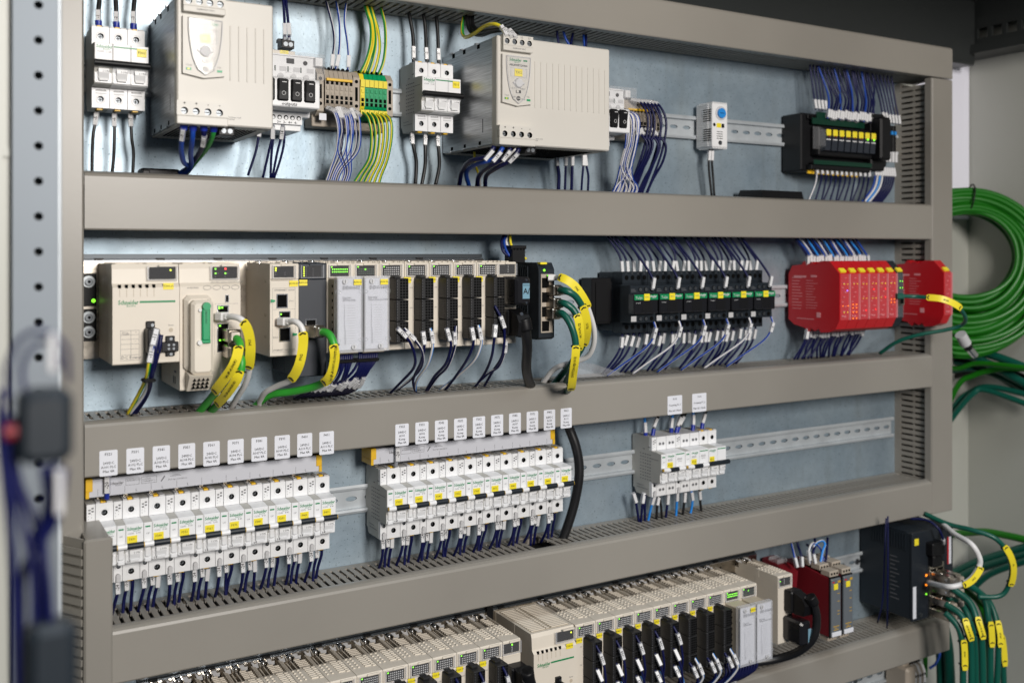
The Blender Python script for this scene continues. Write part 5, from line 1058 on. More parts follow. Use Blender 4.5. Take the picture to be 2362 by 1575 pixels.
# ------------------------------------------------------------------ wires, top row
BL = ('ferrule_blue', 'ferrule_grey')
tops = [[(56.3,30,257.5),(55.9,30,263.6),(55.9,30,275.4),(57,28,287.7),(56,26,302.2)], [(74.4,30,258.2),(74,30,263.9),(74,30,276.2),(73.8,28,289.9),(73.7,26,304.7)], [(91.9,30,258.4),(91.9,30,266),(91.9,30,278.5),(93.2,28,292.5),(94.4,26,307.5)]]
for i, p in enumerate(tops): wire('%s black wire entering the top of breaker F301' % NUM[i], p, 2.5, 'cable_black', sl=[(.36, '-%d' % (i+1))], ferrule='ferrule_blue', group='black wires of breaker F301')
bots = [[(54.1,30,168.4),(53.3,30,156.5),(50.7,30,140.9),(50,28,122.2),(49.9,26,96.5)], [(72.2,30,167.8),(72.2,30,156.4),(72.2,30,137.4),(71.6,28,116.2),(70.1,26,97.3)], [(88.8,30,168.1),(89.2,30,157.6),(90.1,30,138.5),(92.3,28,122.1),(91.7,26,98.2)]]
for i, p in enumerate(bots): wire('%s black wire leaving the bottom of breaker F301' % NUM[i], p, 1.7, 'cable_black', sl=[(.22, '-%d' % (i+5))], group='black wires of breaker F301')
tops = [[(430.9,30,255.9),(430.7,30,272.6),(430.6,28,292.4),(428.5,26,309.2),(425.1,24,328.7)], [(449.9,30,256.1),(448.7,30,272.8),(449,28,291.7),(448.7,26,308.8),(445.3,24,331.3)], [(466.7,30,256.7),(466,30,273.5),(466.4,28,293.6),(466.1,26,310.9),(464.6,24,333.7)]]
for i, p in enumerate(tops): wire('%s black wire entering the top of breaker F311' % NUM[i], p, 2.5, 'cable_black', sl=[(.2, '-%d' % (i+1))], group='black wires of breaker F311')
bots = [[(428.5,30,165.3),(429.1,30,157.6),(431.5,30,145),(435.5,28,128.7),(435.2,26,98.1)], [(447.4,30,165.4),(447.1,30,157),(447.4,30,143),(447.8,28,123.6),(443.8,26,98.4)], [(465.4,30,165.4),(465.4,30,156.4),(466.7,30,144),(468.3,28,124.6),(463.6,26,99.1)]]
for i, p in enumerate(bots): wire('%s black wire leaving the bottom of breaker F311' % NUM[i], p, 2.5, 'cable_black', sl=[(.2, '-%d' % (i+15))], group='black wires of breaker F311')
ps1 = [([(122.1,146,144.6),(121.2,140,133.7),(124.1,120,120.1),(133.1,90,109.4),(145,60,107.6),(139.4,40,101.6)], 'blue', [(.2, '-9')]), ([(130.7,146,144.7),(131.1,140,129.8),(136,110,117.1),(144.7,70,106.8),(141.8,40,99.2)], 'blue', []), ([(141.1,146,145),(142.5,140,130.5),(144.4,120,121.2),(146.2,80,113.2),(143.1,45,101.4)], 'navy', [(.3, '-11')]), ([(151.6,146,144.8),(151.8,138,133.5),(151.7,110,122.5),(149.3,70,111.8),(145.4,45,101.5)], 'wire_green', [])]
for i, (p, c, s) in enumerate(ps1): wire('%s thick wire from the left under the smaller power supply' % NUM[i], p, 2.7, c, sl=s, ferrule='ferrule_blue', group='wires under the smaller power supply')
solo('cable_clip', 'black cable clip where the wires under the smaller power supply gather', 'clip', 'black', lambda m: (m.box(0, 42, 20, 40, 0, 9, 2), m.box(0, 8, 30, 50, -4, 6, 1)), (98, 0, 97))
ps2 = [([(481.7,150,140.3),(473.8,146,127.8),(465.3,120,124.3),(474.8,80,115.4),(486.1,50,98.5)], 'navy', [(.2, None)]), ([(493.7,150,139.9),(484.6,146,126.2),(474.3,120,121),(481,80,114.6),(500.6,50,99)], 'blue', [(.2, '-10')]), ([(504.6,150,139.5),(498.4,146,128),(491.3,120,118.6),(499.1,80,111),(512.2,50,98.3)], 'navy', [(.2, '-18')]), ([(516.3,150,139.6),(509.4,146,126.9),(501.7,120,117.4),(509.8,80,111.4),(524.4,50,98.7)], 'navy', [(.22, '-18')]), ([(513.2,148,139.1),(505.2,130,125.4),(495,110,117.9),(503.7,75,109.8),(517.3,50,98.4)], 'cable_white', []), ([(502.9,60,143.3),(507.5,55,127.1),(514.7,50,113.6),(515.5,45,98.7)], 'wire_yellow', [])]
for i, (p, c, s) in enumerate(ps2): wire('%s %s wire under the largest power supply, curving left into the duct' % (NUM[i], {'navy': 'dark blue', 'blue': 'blue', 'cable_white': 'thin white', 'wire_yellow': 'yellow'}[c]), p, 2.9 if c in ('navy', 'blue') else 1.6, c, sl=s, group='wires under the largest power supply')
loops = [([(493.9,156,275.9),(490.7,150,285.1),(486.1,140,289.7),(484.6,120,290.4),(484.9,90,286.6),(489,60,289.5),(493.1,45,302.9),(499.5,40,329)], 'wire_yellow', 'wire_green'), ([(499.9,156,275.6),(496.6,145,283.6),(492.5,120,287),(493.6,90,290.3),(499.1,60,301.8),(502,45,325.5)], 'cable_black', None), ([(506,156,275.2),(502.7,145,283.3),(495.6,120,285.2),(495.5,90,286.7),(496.6,60,298.2),(498.2,45,325)], 'cable_black', None), ([(512.1,156,274.8),(507,148,282.1),(498.6,120,288.8),(498,90,292.4),(501.7,60,305.5),(508.4,45,326.3)], 'cable_black', None)]
for i, (p, c, s) in enumerate(loops): wire('%s looping over the top of the largest power supply' % ('yellow and green earth wire' if i == 0 else '%s black wire' % NUM[i-1]), p, 2.4, c, s, sl=[(.05, '-13')] if i < 3 else [], group='wires over the largest power supply')
for i, p in enumerate([[(646.4,40,299.5),(645.5,38,311.8),(646,35,330.5),(646.4,30,343.6)], [(664.4,40,300.9),(659.2,38,310.3),(655.4,35,325.6),(655.1,30,338.6)], [(664.5,42,300.5),(670.1,38,314.6),(676.5,35,331.1),(681.4,30,344.9)], [(690,40,300),(689.9,38,310.7),(690.5,35,326.6),(693.2,30,340.2)], [(690.8,42,299.7),(692.2,40,310.6),(695,35,327.1),(697.7,30,340.7)]]):
    wire('%s blue wire from the left rising behind the largest power supply' % NUM[i], p, 1.7, 'blue' if i % 2 else 'navy', group='blue wires above the largest power supply')
for i, (p, r) in enumerate([([(639.5,45,154.8),(640.2,45,137),(645,42,119.5),(646.9,38,98.8)], 2.6), ([(654.5,45,155.6),(654.5,45,137.6),(655.8,42,116.9),(657.7,38,99.2)], 1.7), ([(665.4,45,156.2),(665.4,45,138.1),(666.7,42,117.3),(668.6,38,99.5)], 2.1), ([(684.3,45,157.2),(684.3,45,139),(684.2,42,118),(685.5,38,100.1)], 1.6), ([(686.5,45,157.3),(688,45,139.2),(694.5,42,121.5),(696.6,38,100.4)], 1.6)]):
    wire('%s dark blue wire from the left hanging behind the bottom of the largest power supply' % NUM[i], p, r, 'navy', sl=[(.28, None)], group='blue wires below the largest power supply')
for i, p in enumerate([[(254.2,55,257),(254.7,55,269.7),(255.8,50,286.1),(256.3,45,307.6),(257.4,40,321.6)], [(259.4,55,256.6),(259.9,55,270.3),(260,50,286.6),(259.5,45,308),(260.5,40,322.1)]]): wire('%s dark blue wire into the small black plug above the rocker switches' % ('left', 'right')[i], p, 1.7, 'navy', sl=[(.3, None)], ferrule='ferrule_grey', group='wires into the small black plug')
for i, (p, s) in enumerate([([(227.1,50,162.2),(226.2,48,149.8),(223.5,45,129.9),(215.8,40,102.2)], '-12'), ([(240.1,56,159.9),(240.8,52,147.8),(237.9,48,130.3),(233.1,40,99.4)], None), ([(241.1,56,160),(241.8,52,145.3),(240.9,48,125.5),(242.3,40,99.8)], None), ([(251.9,56,159.2),(251.6,52,148.4),(248.1,48,130.9),(244.4,40,99.8)], '-14'), ([(253.4,56,159.3),(255.3,50,141.2),(252.2,45,121.2),(246.4,40,99.9)], None)]): wire('%s dark blue wire from the left below the outputs module' % NUM[i], p, 1.5, 'navy', sl=[(.22, s)] if i in (0, 1, 3) else [], ferrule='ferrule_grey' if i in (1, 3) else None, group='wires below the outputs module')
for i, p in enumerate([[(316.7,42,234.8),(319.1,40,252.2),(321.5,38,270.2),(320.7,34,289.3),(314.4,30,318.5),(312.4,28,331.9)], [(322.2,42,235.3),(326.3,40,252.4),(328.7,38,270.9),(329.6,34,295.7),(327.2,30,320.1),(325.7,28,333.7)], [(337.8,42,235.7),(339.1,40,253.1),(338.2,38,272),(336.3,34,296.5),(340.1,30,321.8),(342,28,335.9)]]): wire('%s white and blue wire from the left dropping onto the beige terminals' % NUM[i], p, 1.5, 'navy' if i == 0 else 'blue', 'cable_white', [(.12, None)], group='wires above the beige terminals')
for i in range(10):
    X = 309+(i % 6)*6+(i > 5)*2.2; ex = 309+i*2.9; q = random.uniform(-.9, .9)
    wire('%s blue and white wire from the left in the bundle under the beige terminals' % NUM[i], [(X, 44, 187), (X+5, 58, 180), (X+9-i*.2+q, 60, 160), (X+9-i*.3+q, 54, 136), (ex+5, 44, 112), (ex, 38, 92)], 1.5, ('blue', 'navy', 'blue')[i % 3], 'cable_white', [((.12, .2, .15)[i % 3], ('-3', None, '-7')[i % 3])], group='blue and white wires under the beige terminals')
for i in range(6):
    X = 354.5+i*5.9
    wire('%s green and yellow wire from the left hanging from the earth terminals' % NUM[i], [(X, 44, 186), (X+4, 56, 176), (X+8-i*.6, 56, 155), (X+7-i, 50, 128), (X-3, 42, 108), (X-12+i*1.2, 38, 92)], 1.7, 'wire_green' if i > 2 else 'wire_yellow', 'wire_yellow' if i > 2 else 'wire_green', group='green and yellow wires under the earth terminals')
for i, p in enumerate([[(354.1,42,234.1),(360.7,44,249.3),(367.2,42,271.8),(369.7,36,294.7),(365.5,32,313.9),(363.1,28,328)], [(359.2,42,234),(364.7,44,249.7),(371.2,42,272.2),(372.6,36,295),(368.4,32,314.3),(365.4,28,328.3)], [(364.3,42,234),(369.3,44,250.2),(374.1,42,272.5),(374.9,36,295.3),(371.9,32,314.7),(368.3,28,328.6)], [(371.2,42,234.1),(375,44,248.1),(379.3,42,267.7),(379.5,36,290.4),(375.4,32,309.7),(371.8,28,329.1)], [(377.6,42,234.1),(383.1,44,248.9),(386.9,42,271.2),(388.8,36,297),(385.9,32,316.5),(384,28,330.7)]]):
    wire('%s green and yellow wire from the left arching down onto the earth terminals' % NUM[i], p, 1.9, 'wire_green' if i in (0, 2, 4) else 'wire_yellow', 'wire_yellow' if i in (0, 2, 4) else 'wire_green', group='green and yellow wires above the earth terminals')
for i in range(14):
    X = 720+(i % 7)*3.1+random.uniform(-1, 1); e = 733+((i*3) % 14)*3.1; q = random.uniform(-3, 3)
    wire('%s white and blue wire in the bright bundle right of the largest power supply' % NUM[i], [(X-2, 62, 214), (X+5+i*.5, 84, 203), (X+12+q*.6, 80, 170), (X+14+q, 62, 132), (e+4, 48, 108), (e, 40, 92)], 1.5, ('cable_white', 'blue', 'cable_white', 'navy')[i % 4], ('blue', 'cable_white')[i % 2], group='bright white and blue bundle in the top row')
for i in range(12):
    X = 764+i*3.2; q = random.uniform(-5, 5)
    wire('%s dark blue wire from the left arching over the beige terminals' % NUM[i], [(X, 46, 233 if i % 2 else 196), (X+7, 62, 225 if i % 2 else 182), (X+14+q*.5, 68, 200 if i % 2 else 168), (X+11+q, 62, 160 if i % 2 else 145), (X+3+q, 48, 118), (X-3+q, 38, 92)], 1.8, 'navy', sl=[(.08 if i % 2 else .14, None)], group='dark blue bundle over the beige terminals')
for i, p in enumerate([[(930.1,30,171.9),(928.3,30,153.8),(931,28,135.3),(938.1,26,98.9)], [(935.4,30,172.1),(934.5,30,154.1),(938.1,28,135.6),(943.4,26,99.1)]]): wire('%s black wire under the small thermostat' % ('left', 'right')[i], p, 1.8, 'cable_black', sl=[(.18, None)], group='black wires under the thermostat')
# relay block wires
for i in range(4):
    X = 1140+i*8; small_wire([(X, 50, 246), (X-1, 48, 262), (X-2, 45, 285), (X-6, 42, 325)], 1.5, 'navy', sl=[(.2, None)])
for i in range(20):
    X = 1158+i*5.8; tx = 1152+i*6.9+random.uniform(-5, 5)
    small_wire([(X, 58, 232), (X+5, 56, 246), (X+9+random.uniform(-2, 8), 52, 268), ((X+tx)/2+10, 46, 292), (tx, 42, 325)], 1.6, 'navy' if i % 5 else 'blue', sl=[(.14+random.uniform(-.03, .05), None)], n=5)
for i in range(6):
    X = 1312+i*8; small_wire([(X, 45, 236 if i > 1 else 244), (X-2, 44, 252), (X-8, 42, 280), (X-26+i*2, 40, 325)], 1.6, 'navy', sl=[(.2, None)], n=5)
for i in range(12):
    X = 1138+i*11.4; small_wire([(X, 52, 156), (X+4, 50, 142), (X+5, 46, 125), (X-6+(i % 3)*4, 40, 94)], 1.5, 'navy' if i else 'blue', 'cable_white' if i == 0 else None, [(.16, None)], n=5)
for i in range(9):
    X = 1284+i*6; small_wire([(X, 48, 160), (X+2, 48, 145), (X-2, 44, 122), (X-26, 38, 94)], 1.7, ('blue', 'cable_white', 'lightblue', 'cable_white', 'navy')[min(i, 4)], None, [(.18, None)], n=5)
# ------------------------------------------------------------------ wires, controller row
for i, (p, c, s) in enumerate([([(97.6,128,-68.4),(93.8,130,-83.6),(92.2,118,-110.8),(95.5,80,-135.7),(85.4,40,-165)], 'blue', 'cable_white'), ([(100.1,128,-70.3),(96.4,130,-87.7),(94.3,118,-113.1),(96.8,80,-135.8),(88.1,40,-165.2)], 'navy', None), ([(94.2,128,-83.3),(91.2,126,-101),(91.1,112,-115.8),(90.6,75,-136),(83.6,40,-164.8)], 'wire_green', 'wire_yellow'), ([(103,126,-71.5),(100.5,126,-88.2),(96.6,115,-111.4),(98,78,-138.4),(90.7,40,-165.4)], 'navy', None)]):
    wire('%s wire from the left in the bundle under the controller power supply' % NUM[i], p, 2.2, c, s, [(.1, '-11')] if i in (0, 2) else [], group='wires from the controller power supply', k=1.15)
solo('cable_tie', 'black cable tie around the wires under the controller power supply', 'cable tie', 'black', lambda m: m.box(-6, 7, -5, 7, 0, 4, 1.4), [(92.4,112,-120.8)][0])
for b_ in range(2):
    for i in range(9):
        X = 292+b_*30+i*2.6; q = random.uniform(-3, 3)
        small_wire([(X, 118, -98), (X+b_*0-2, 122, -110), (X-6-b_*4+q, 116, -128), (X-20+i*2.4-b_*8+q, 90, -146), (X-26+i*2-b_*6, 55, -158)], 1.7, 'navy', sl=[(.62+random.uniform(-.06, .08), None)], n=4)
    solo('cable_tie', 'black tie around the %s dark blue bundle under the clear doors' % ('left', 'right')[b_], 'cable tie', 'black', lambda m: m.box(-3, 26, 112, 126, 0, 4, 1.4), (290+b_*28, 0, -112))
row2 = [([(363.8,129,-74.7),(371.1,131,-81.4),(381.3,128,-92.1),(391.1,120,-109.6),(396.3,105,-125.2),(394.5,75,-144),(393,40,-163.6)], 'navy', None, '-23', .14), ([(373.1,129,-75),(379.9,131,-82.7),(389.3,130,-92.3),(398.8,124,-104.5),(405.4,110,-121.1),(408.4,80,-138.5),(400.8,45,-159.2)], 'cable_white', 'navy', '-18', .18), ([(397,129,-79.5),(398.2,130,-90.2),(400.1,126,-100.8),(403.1,110,-119.4),(409.6,75,-143.4),(429.9,40,-166.3)], 'navy', None, '-23', .15), ([(406.6,129,-76.3),(408.9,130,-88.1),(410.9,126,-101.3),(412.3,110,-121.5),(414.8,75,-143.8),(428.1,40,-166.1)], 'lightblue', 'cable_white', '-18', .18), ([(428.3,129,-76.6),(431.3,130,-88.1),(435.6,126,-100),(436.7,110,-121.8),(436.1,80,-140.3),(442.1,40,-165.5)], 'navy', None, '-23', .14), ([(440.5,129,-75),(438.8,130,-89.4),(440.8,126,-100.7),(440.6,108,-124.9),(439.7,80,-141.6),(444.5,40,-165.6)], 'cable_white', 'navy', '-18', .2), ([(461.6,129,-76.9),(463.5,130,-87.9),(465.6,126,-99.3),(465.3,112,-117.4),(466.7,78,-142.4),(469.2,40,-166.3)], 'navy', None, '-23', .15), ([(471.2,129,-75.1),(473.6,130,-86.7),(477,126,-98.3),(476.2,112,-118),(472.8,78,-139.6),(463,40,-164.2)], 'lightblue', 'cable_white', '-18', .18), ([(495.4,129,-75),(493.6,130,-86.5),(494.6,126,-97.5),(499.4,112,-116.1),(508.5,80,-138.8),(513.7,40,-164.9)], 'navy', None, '-23', .14), ([(494.2,129,-52.1),(501,131,-65.5),(507.1,130,-82.3),(511.1,122,-104.5),(514.8,108,-120.5),(518.7,80,-139.4),(526,40,-166.9)], 'navy', None, '-173', .24), ([(515.9,118,-99.1),(517.5,112,-113.2),(519.1,95,-131.3),(514.4,75,-142.5),(512.4,40,-163.7)], 'cable_white', 'navy', '-18', .1)]
for i, (p, c, s, tx, tt) in enumerate(row2):
    wire('%s %s wire from the left drooping from the black connectors of the upper rack' % (NUM[i], {'navy': 'dark blue', 'cable_white': 'white', 'lightblue': 'light blue'}[c]), p, 1.75, c, s, [(tt, tx)], group='wires drooping from the black connectors')
for i, (p, c) in enumerate([([(555.3,50,40.5),(546.5,55,26.6),(548.9,60,11.7),(574.9,62,1.4)], 'navy'), ([(558,50,40.5),(550.4,55,26),(554.9,62,8.9),(575.1,64,3.1)], 'blue'), ([(560.5,48,40.6),(555.5,52,26.1),(561.4,60,10),(577.6,62,4.8)], 'cable_white'), ([(560.8,52,40.5),(559.3,58,23.2),(565.7,64,10),(577.9,66,4.8)], 'wire_yellow')]):
    wire('%s wire curving into the plug on top of the slim black switch' % ('dark blue', 'blue', 'white', 'yellow')[i], p, 1.8, c, group=None)
# contactor wires
for i in range(6):
    for k in range(4):
        X = 746.4+i*45.2+k*10.6+random.uniform(-1, 1); dx = random.uniform(-11, 7); n_ = i*4+k
        wire('%s dark blue wire from the left above the row of black contactors' % NUM[n_], [(X, 52, -14), (X+random.uniform(-3, 2), 52, 0), (X-7+dx*.5, 50, 14), (X-26+dx, 44, 42)], 1.6, 'navy', sl=[(.18, None)], group='wires above the black contactors', n=5, ferrule='ferrule_grey')
        wire('%s dark blue wire from the left below the row of black contactors' % NUM[n_], [(X, 52, -102), (X-3+random.uniform(-3, 3), 52, -118), (X-10+dx*.6, 48, -136), (X-24+dx*1.2, 36, -160)], 1.7, 'navy', sl=[(.26+random.uniform(-.06, .04), None)], group='wires below the black contactors', n=5)
    X = 771+i*45.2
    wire('front blue wire dropping onto the %s black contactor from the left' % NUM[i], [(X+1, 88, -36), (X+1, 89, -24), (X-7, 76, 0), (X-24, 48, 42)], 1.7, 'navy', sl=[(.2, None)], group='front wires dropping onto the contactors', n=6, ferrule='ferrule_grey')
    wire('white and blue wire leaving the front of the %s black contactor from the left' % NUM[i], [(X+2, 90, -84), (X+3, 92, -96), (X-4, 84, -118), (X-30, 58, -146), (X-44, 42, -162)], 1.7, 'cable_white' if i not in (1, 4) else 'blue', 'blue' if i not in (1, 4) else 'cable_white', [(.3, '-8')], group='white and blue wires under the contactors', n=6)
for i in range(22):
    X = 1120+i*6.8+random.uniform(-1.5, 1.5)
    small_wire([(X, 50, -6), (X-3, 52, 6), (X-12, 50, 20), (X-27+random.uniform(-6, 4), 44, 42)], 1.7, ('navy', 'blue', 'cable_white', 'navy', 'lightblue')[i % 5], 'blue' if i % 5 == 2 else None, [(.2+random.uniform(-.05, .05), None)], n=5, k=1.1)
for i in range(20):
    X = 1122+i*7+random.uniform(-2, 2)
    small_wire([(X, 50, -108), (X-3, 50, -122), (X-8+random.uniform(-5, 5), 44, -140), (X-12+random.uniform(-9, 9), 36, -160)], 1.7, 'navy', sl=[(.2+random.uniform(-.06, .08), None)], n=5, k=1.1)
# ------------------------------------------------------------------ wires, breaker row
for g, x0, p_, who in ((0, 41.4, 27.02, '1'), (1, 376.8, 27.05, '2')):
    for i in range(10):
        c = codes[i][:3]+who
        for k, (dx, nm, tx) in enumerate(((4.4, 'left', '-24'), (15, 'middle', ('-64', '-50', '-49', '-36')[i % 4]), (21, 'right', None))):
            X = x0+i*p_+dx; r_ = random.uniform(-3, 3)
            d0 = 46 if k == 0 else 36
            wire('%s dark blue wire under the white breaker with plate %s' % (nm, c), [(X, d0, -338 if k == 0 else -342), (X+.5, d0, -352), (X-1+r_*.6, d0-4, -368), (X+r_-2, 28+4*(k % 2), -388)], 1.85, 'navy', sl=[(.22+.1*(k == 2)+random.uniform(-.05, .05), tx)] if not (k == 2 and i % 2) else [], group='wires under the white breakers', n=4)
wire('blue wire with marker running down into the left comb busbar', [(61, 58, -224), (61, 58, -236), (61, 54, -250)], 2.6, 'ferrule_blue', sl=[(.4, '-20')], group=None, k=1.2)
wire('grey ferruled wire with marker running down into the middle comb busbar', [(396, 58, -226), (396, 58, -238), (396, 52, -252)], 2.6, 'ferrule_grey', sl=[(.4, '-20')], group=None, k=1.2)
rt = [([(805.5,30,-254.2),(804.7,30,-243.9),(803.9,30,-227.8)], 'lightblue'), ([(814.5,36,-253.4),(820.2,34,-238.2),(831.6,30,-226.9)], 'cable_black'), ([(853.9,30,-256.7),(854.8,30,-241.8),(857.3,30,-229)], 'lightblue'), ([(860.6,34,-255.4),(867.3,32,-240.7),(878.3,30,-227.5)], 'cable_black'), ([(862.3,34,-254.3),(872.4,32,-239.8),(885.1,30,-226.8)], 'cable_black'), ([(892.8,34,-254.4),(895.4,32,-240.5),(897.1,30,-225.8)], 'lightblue'), ([(910.8,34,-253.4),(916.1,32,-240.3),(925.7,30,-224.7)], 'cable_black')]
for i, (p, c) in enumerate(rt): wire('%s wire from the left, %s, on top of the residual current breakers' % (NUM[i], {'lightblue': 'light blue', 'cable_black': 'black'}[c]), p, 2.1, c, sl=[(.5, None)], ferrule='ferrule_blue', group='wires on top of the residual current breakers')
rb = [([(783.1,30,-338.9),(787.9,30,-353.5),(795,28,-383.6)], 'navy'), ([(799.2,34,-341.4),(796.8,34,-353.8),(798.2,28,-385.9)], 'navy'), ([(800,36,-341),(800.8,34,-357.5),(806.3,28,-389.6)], 'navy'), ([(814.5,40,-342),(812.1,36,-358.5),(811.2,28,-385.8)], 'lightblue'), ([(827.5,34,-346.2),(824.2,34,-360.5),(827.4,28,-387.4)], 'cable_black'), ([(826.7,36,-345.7),(831.6,34,-364.7),(838.1,28,-387.6)], 'cable_black'), ([(843.1,36,-345.1),(843.1,34,-363),(843.9,28,-391)], 'navy'), ([(857.2,40,-339.6),(861.4,34,-362.1),(864.8,28,-387.4)], 'lightblue'), ([(875.7,36,-345.3),(875.7,34,-364),(877.5,28,-386.5)], 'cable_black'), ([(884.2,40,-342.8),(891.9,34,-364.7),(892,28,-388.5)], 'lightblue'), ([(900.4,40,-344.8),(907.4,34,-364.7),(916.1,28,-390.4)], 'cable_black')]
for i, (p, c) in enumerate(rb): wire('%s wire from the left, %s, below the residual current breakers' % (NUM[i], {'lightblue': 'light blue', 'cable_black': 'black', 'navy': 'dark blue'}[c]), p, 1.9, c, sl=[(.25, None)] if i not in (2, 5) else [], group='wires below the residual current breakers')
# ------------------------------------------------------------------ wires, lowest row
for i in range(5):
    cx = 630+32.5*i+20
    for k, (z, tx) in enumerate(((-500, '-104'), (-530, None), (-553, '-23'))):
        wire('%s dark blue wire, %s one, on the %s black connector of the lower right rack' % (('upper', 'middle', 'lower')[k], ('longest', 'medium', 'shortest')[k], NUM[i]), [(cx-2, 126, z), (cx+1, 133, z-12), (cx+6, 135, z-34), (cx+9, 130, z-62), (cx+13, 100, -640)], 1.6, 'navy', sl=[(.18 if k else .3+.0*i, tx)], group='wires on the black connectors of the lower right rack')
    wire('white and blue wire low on the %s black connector of the lower right rack' % NUM[i], [(cx+5, 126, -556), (cx+9, 132, -570), (cx+14, 128, -600), (cx+18, 100, -640)], 1.7, 'lightblue', 'cable_white', [], group='white and blue wires on the lower right rack')
for i in range(5, 8):
    cx = 630+32.5*i+20
    wire('dark blue wire low on the %s black connector of the lower right rack' % NUM[i], [(cx-6, 126, -556), (cx-2, 134, -568), (cx+2, 132, -585), (cx-10, 105, -612), (cx-30, 80, -630)], 1.8, 'navy', sl=[(.24, '-23')], group='low dark blue wires on the lower right rack')
    wire('light blue wire low on the %s black connector of the lower right rack' % NUM[i], [(cx+4, 126, -552), (cx+8, 134, -566), (cx+12, 132, -582), (cx, 110, -612), (cx-20, 80, -632)], 1.8, 'lightblue', 'cable_white', [(.24, '-18')], group='low light blue wires on the lower right rack')
for i in range(5):
    cx = 519.5-32.5*(i+1)+20
    wire('%s white marked wire from the right on the lower left rack connectors' % NUM[i], [(cx, 126, -498), (cx+2, 134, -508), (cx+6, 134, -530), (cx+8, 120, -560)], 1.8, 'navy', sl=[(.45, '-2')], group='wires on the lower left rack connectors')
for i in range(12):
    X = 880+i*5.4
    small_wire([(X, 118, -576), (X-2, 122, -592), (X-14, 112, -606), (X-34+i*1.5, 90, -622), (X-50, 70, -640)], 1.9, 'navy', sl=[(.66, None)] if i % 3 == 0 else [], n=4)
for i, (p, c, s) in enumerate([([(1075.4,70,-481.1),(1073.9,66,-464.8),(1078.7,55,-447.8),(1081.1,50,-432)], 'blue', 'cable_white'), ([(1086.9,70,-481.6),(1089.3,66,-467.2),(1093.3,55,-453.4),(1096.6,50,-434.3)], 'navy', None), ([(1097.9,76,-479.7),(1096,76,-458.7),(1111.3,70,-450.2),(1130.5,66,-461.1),(1131.8,72,-475.7),(1129.3,76,-484.7)], 'cable_white', 'blue'), ([(1105.2,80,-478.4),(1105.7,76,-461.6),(1120.6,66,-455.4),(1136.1,50,-439.9)], 'navy', None), ([(1117,80,-481.6),(1127.3,76,-463.6),(1136.8,72,-455.6),(1132,70,-449.1),(1118.4,68,-453.9),(1106.2,72,-468.3)], 'lightblue', 'cable_white'), ([(1129.8,80,-480.9),(1143,70,-467.5),(1158.5,58,-451.8)], 'navy', None), ([(1118.2,50,-458.4),(1127.7,55,-463.5),(1148.2,50,-458)], 'navy', None)]):
    wire('%s wire from the left in the tangle above the grey-fronted red modules' % NUM[i], p, 1.9, c, s, [(.12, None)] if i < 4 else [], group='tangle of wires above the red modules')
for i, p in enumerate([[(1248.9,100,-422.6),(1239.7,104,-480.6),(1240.4,100,-552.8),(1252.4,80,-600.6)], [(1240.6,110,-415.6),(1235.6,114,-484.4),(1239.6,110,-549.6),(1263.6,90,-608.9)]]): wire('%s long thin blue wire hanging in front of the large dark switch' % ('left', 'right')[i], p, 1.3, 'navy', group='thin blue wires before the dark switch')
wire('dark blue wire bending down into the round plug of the large dark switch', [(1322.9,90,-435.8),(1335.5,110,-434.3),(1341.4,128,-443.2),(1349.4,132,-460),(1360,126,-473.2)], 2.0, 'navy', sl=[(.92, None)], group=None)
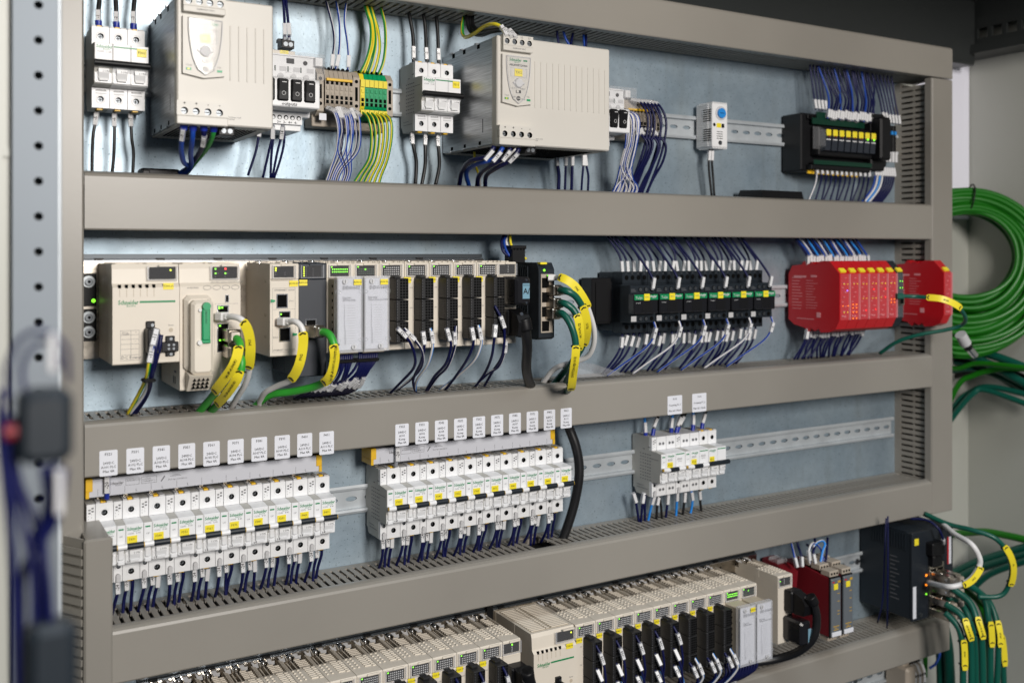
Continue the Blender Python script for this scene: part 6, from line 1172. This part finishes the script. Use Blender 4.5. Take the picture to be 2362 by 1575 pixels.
# ------------------------------------------------------------------ blurred foreground parts at the left
A0, A1 = [(-71.3,783.1,-37.9),(-54.6,792.9,-64.7)]
t = thing('limit_switch', 'black switch with red button, strongly out of focus at the left', 'switch', (A0[0], A0[1], A1[2]))
H = A0[2]-A1[2]
part('body', None, 'anthracite', lambda m: (m.box(0, 18.5, -12, 0, 0, H, 3), m.box(2, 15, -16, -12, 3, H-2)), t)
part('button', None, 'dark_red', lambda m: m.cyl((-4, -5, H*.45), (0, -5, H*.45), 3, 12), t)
A0, A1 = [(-68.4,784.8,-123.2),(-53.7,793.4,-151.8)]
t = thing('limit_switch', 'black switch at the bottom left corner, strongly out of focus', 'switch', (A0[0], A0[1], A1[2]))
part('body', None, 'anthracite', lambda m: m.box(0, 17, -12, 0, 0, A0[2]-A1[2], 3), t)
fw = [[(-73.9,779.2,-40.6),(-74.5,778.9,-29.6),(-69.8,781.6,-18.7),(-63.1,785.6,-16.4),(-55.9,785.2,-22.2),(-54.2,779.2,-35.6)], [(-68.2,778,-41.1),(-69.5,777.2,-30.1),(-66.1,779.2,-22.2),(-59.8,780.6,-20.8),(-56.9,780,-30.6)], [(-75,774,-44.3),(-73.5,772.5,-66.8),(-69.9,772.3,-83.2),(-66.5,774.3,-99.1),(-65.1,775.1,-118.2),(-66.5,774.3,-150.1)], [(-72.1,773.3,-47.8),(-70.6,771.9,-70.4),(-64.9,772.9,-86.9),(-61.5,774.9,-102.9),(-62.2,774.5,-151)], [(-58.2,779.2,-65.6),(-58.7,776.6,-75.7),(-60.6,773.1,-90.7),(-63.4,771.5,-106.8),(-64.1,771.1,-151.9)], [(-62.7,781.2,-65.6),(-61.4,779.6,-77.9),(-63,776.3,-94.3),(-61,777.5,-110.3),(-58.7,776.6,-151)], [(-55.3,778.6,-67.7),(-58.1,774.6,-87.5),(-67.4,766.8,-104.2),(-68.8,766,-120.4),(-68.1,766.4,-152.8)], [(-60.1,780.4,-66),(-60.7,777.7,-83.2),(-66.3,772.1,-96.5),(-63.6,771.3,-116.5),(-62.7,771.9,-151.9)], [(-76,780.3,-37.2),(-76.5,777.7,-53),(-74.8,776.4,-72.2),(-72.2,775.6,-101),(-70.7,774.1,-149.2)]]
for i, p in enumerate(fw): small_wire(p, .95 if i < 2 else 1.5, 'navy', n=8)
for i, (A, B) in enumerate(([(-61.7,788.7,-17),(-58,790.9,-31)], [(-59.6,790,-65.8),(-56.4,791.9,-82.1)])):
    solo('marker_sleeve', 'blurred pale marker sleeve %s the black foreground switch' % ('above', 'under')[i], 'marker', 'lightgrey', lambda m: m.box(0, 2.6, -3, 0, 0, A[2]-B[2], .6), (A[0], A[1], B[2]))
o = link('wire_mass', POOL.mesh('wire_mass', POOLM)); o['kind'] = 'stuff'; o['label'] = 'massed thin dark blue wires with white sleeves around the relays and under the clear doors'; o['category'] = 'wires'
# recalculate normals once per mesh
for me in bpy.data.meshes:
    if me.users and len(me.polygons):
        b = bmesh.new(); b.from_mesh(me); bmesh.ops.recalc_face_normals(b, faces=b.faces); b.to_mesh(me); b.free()
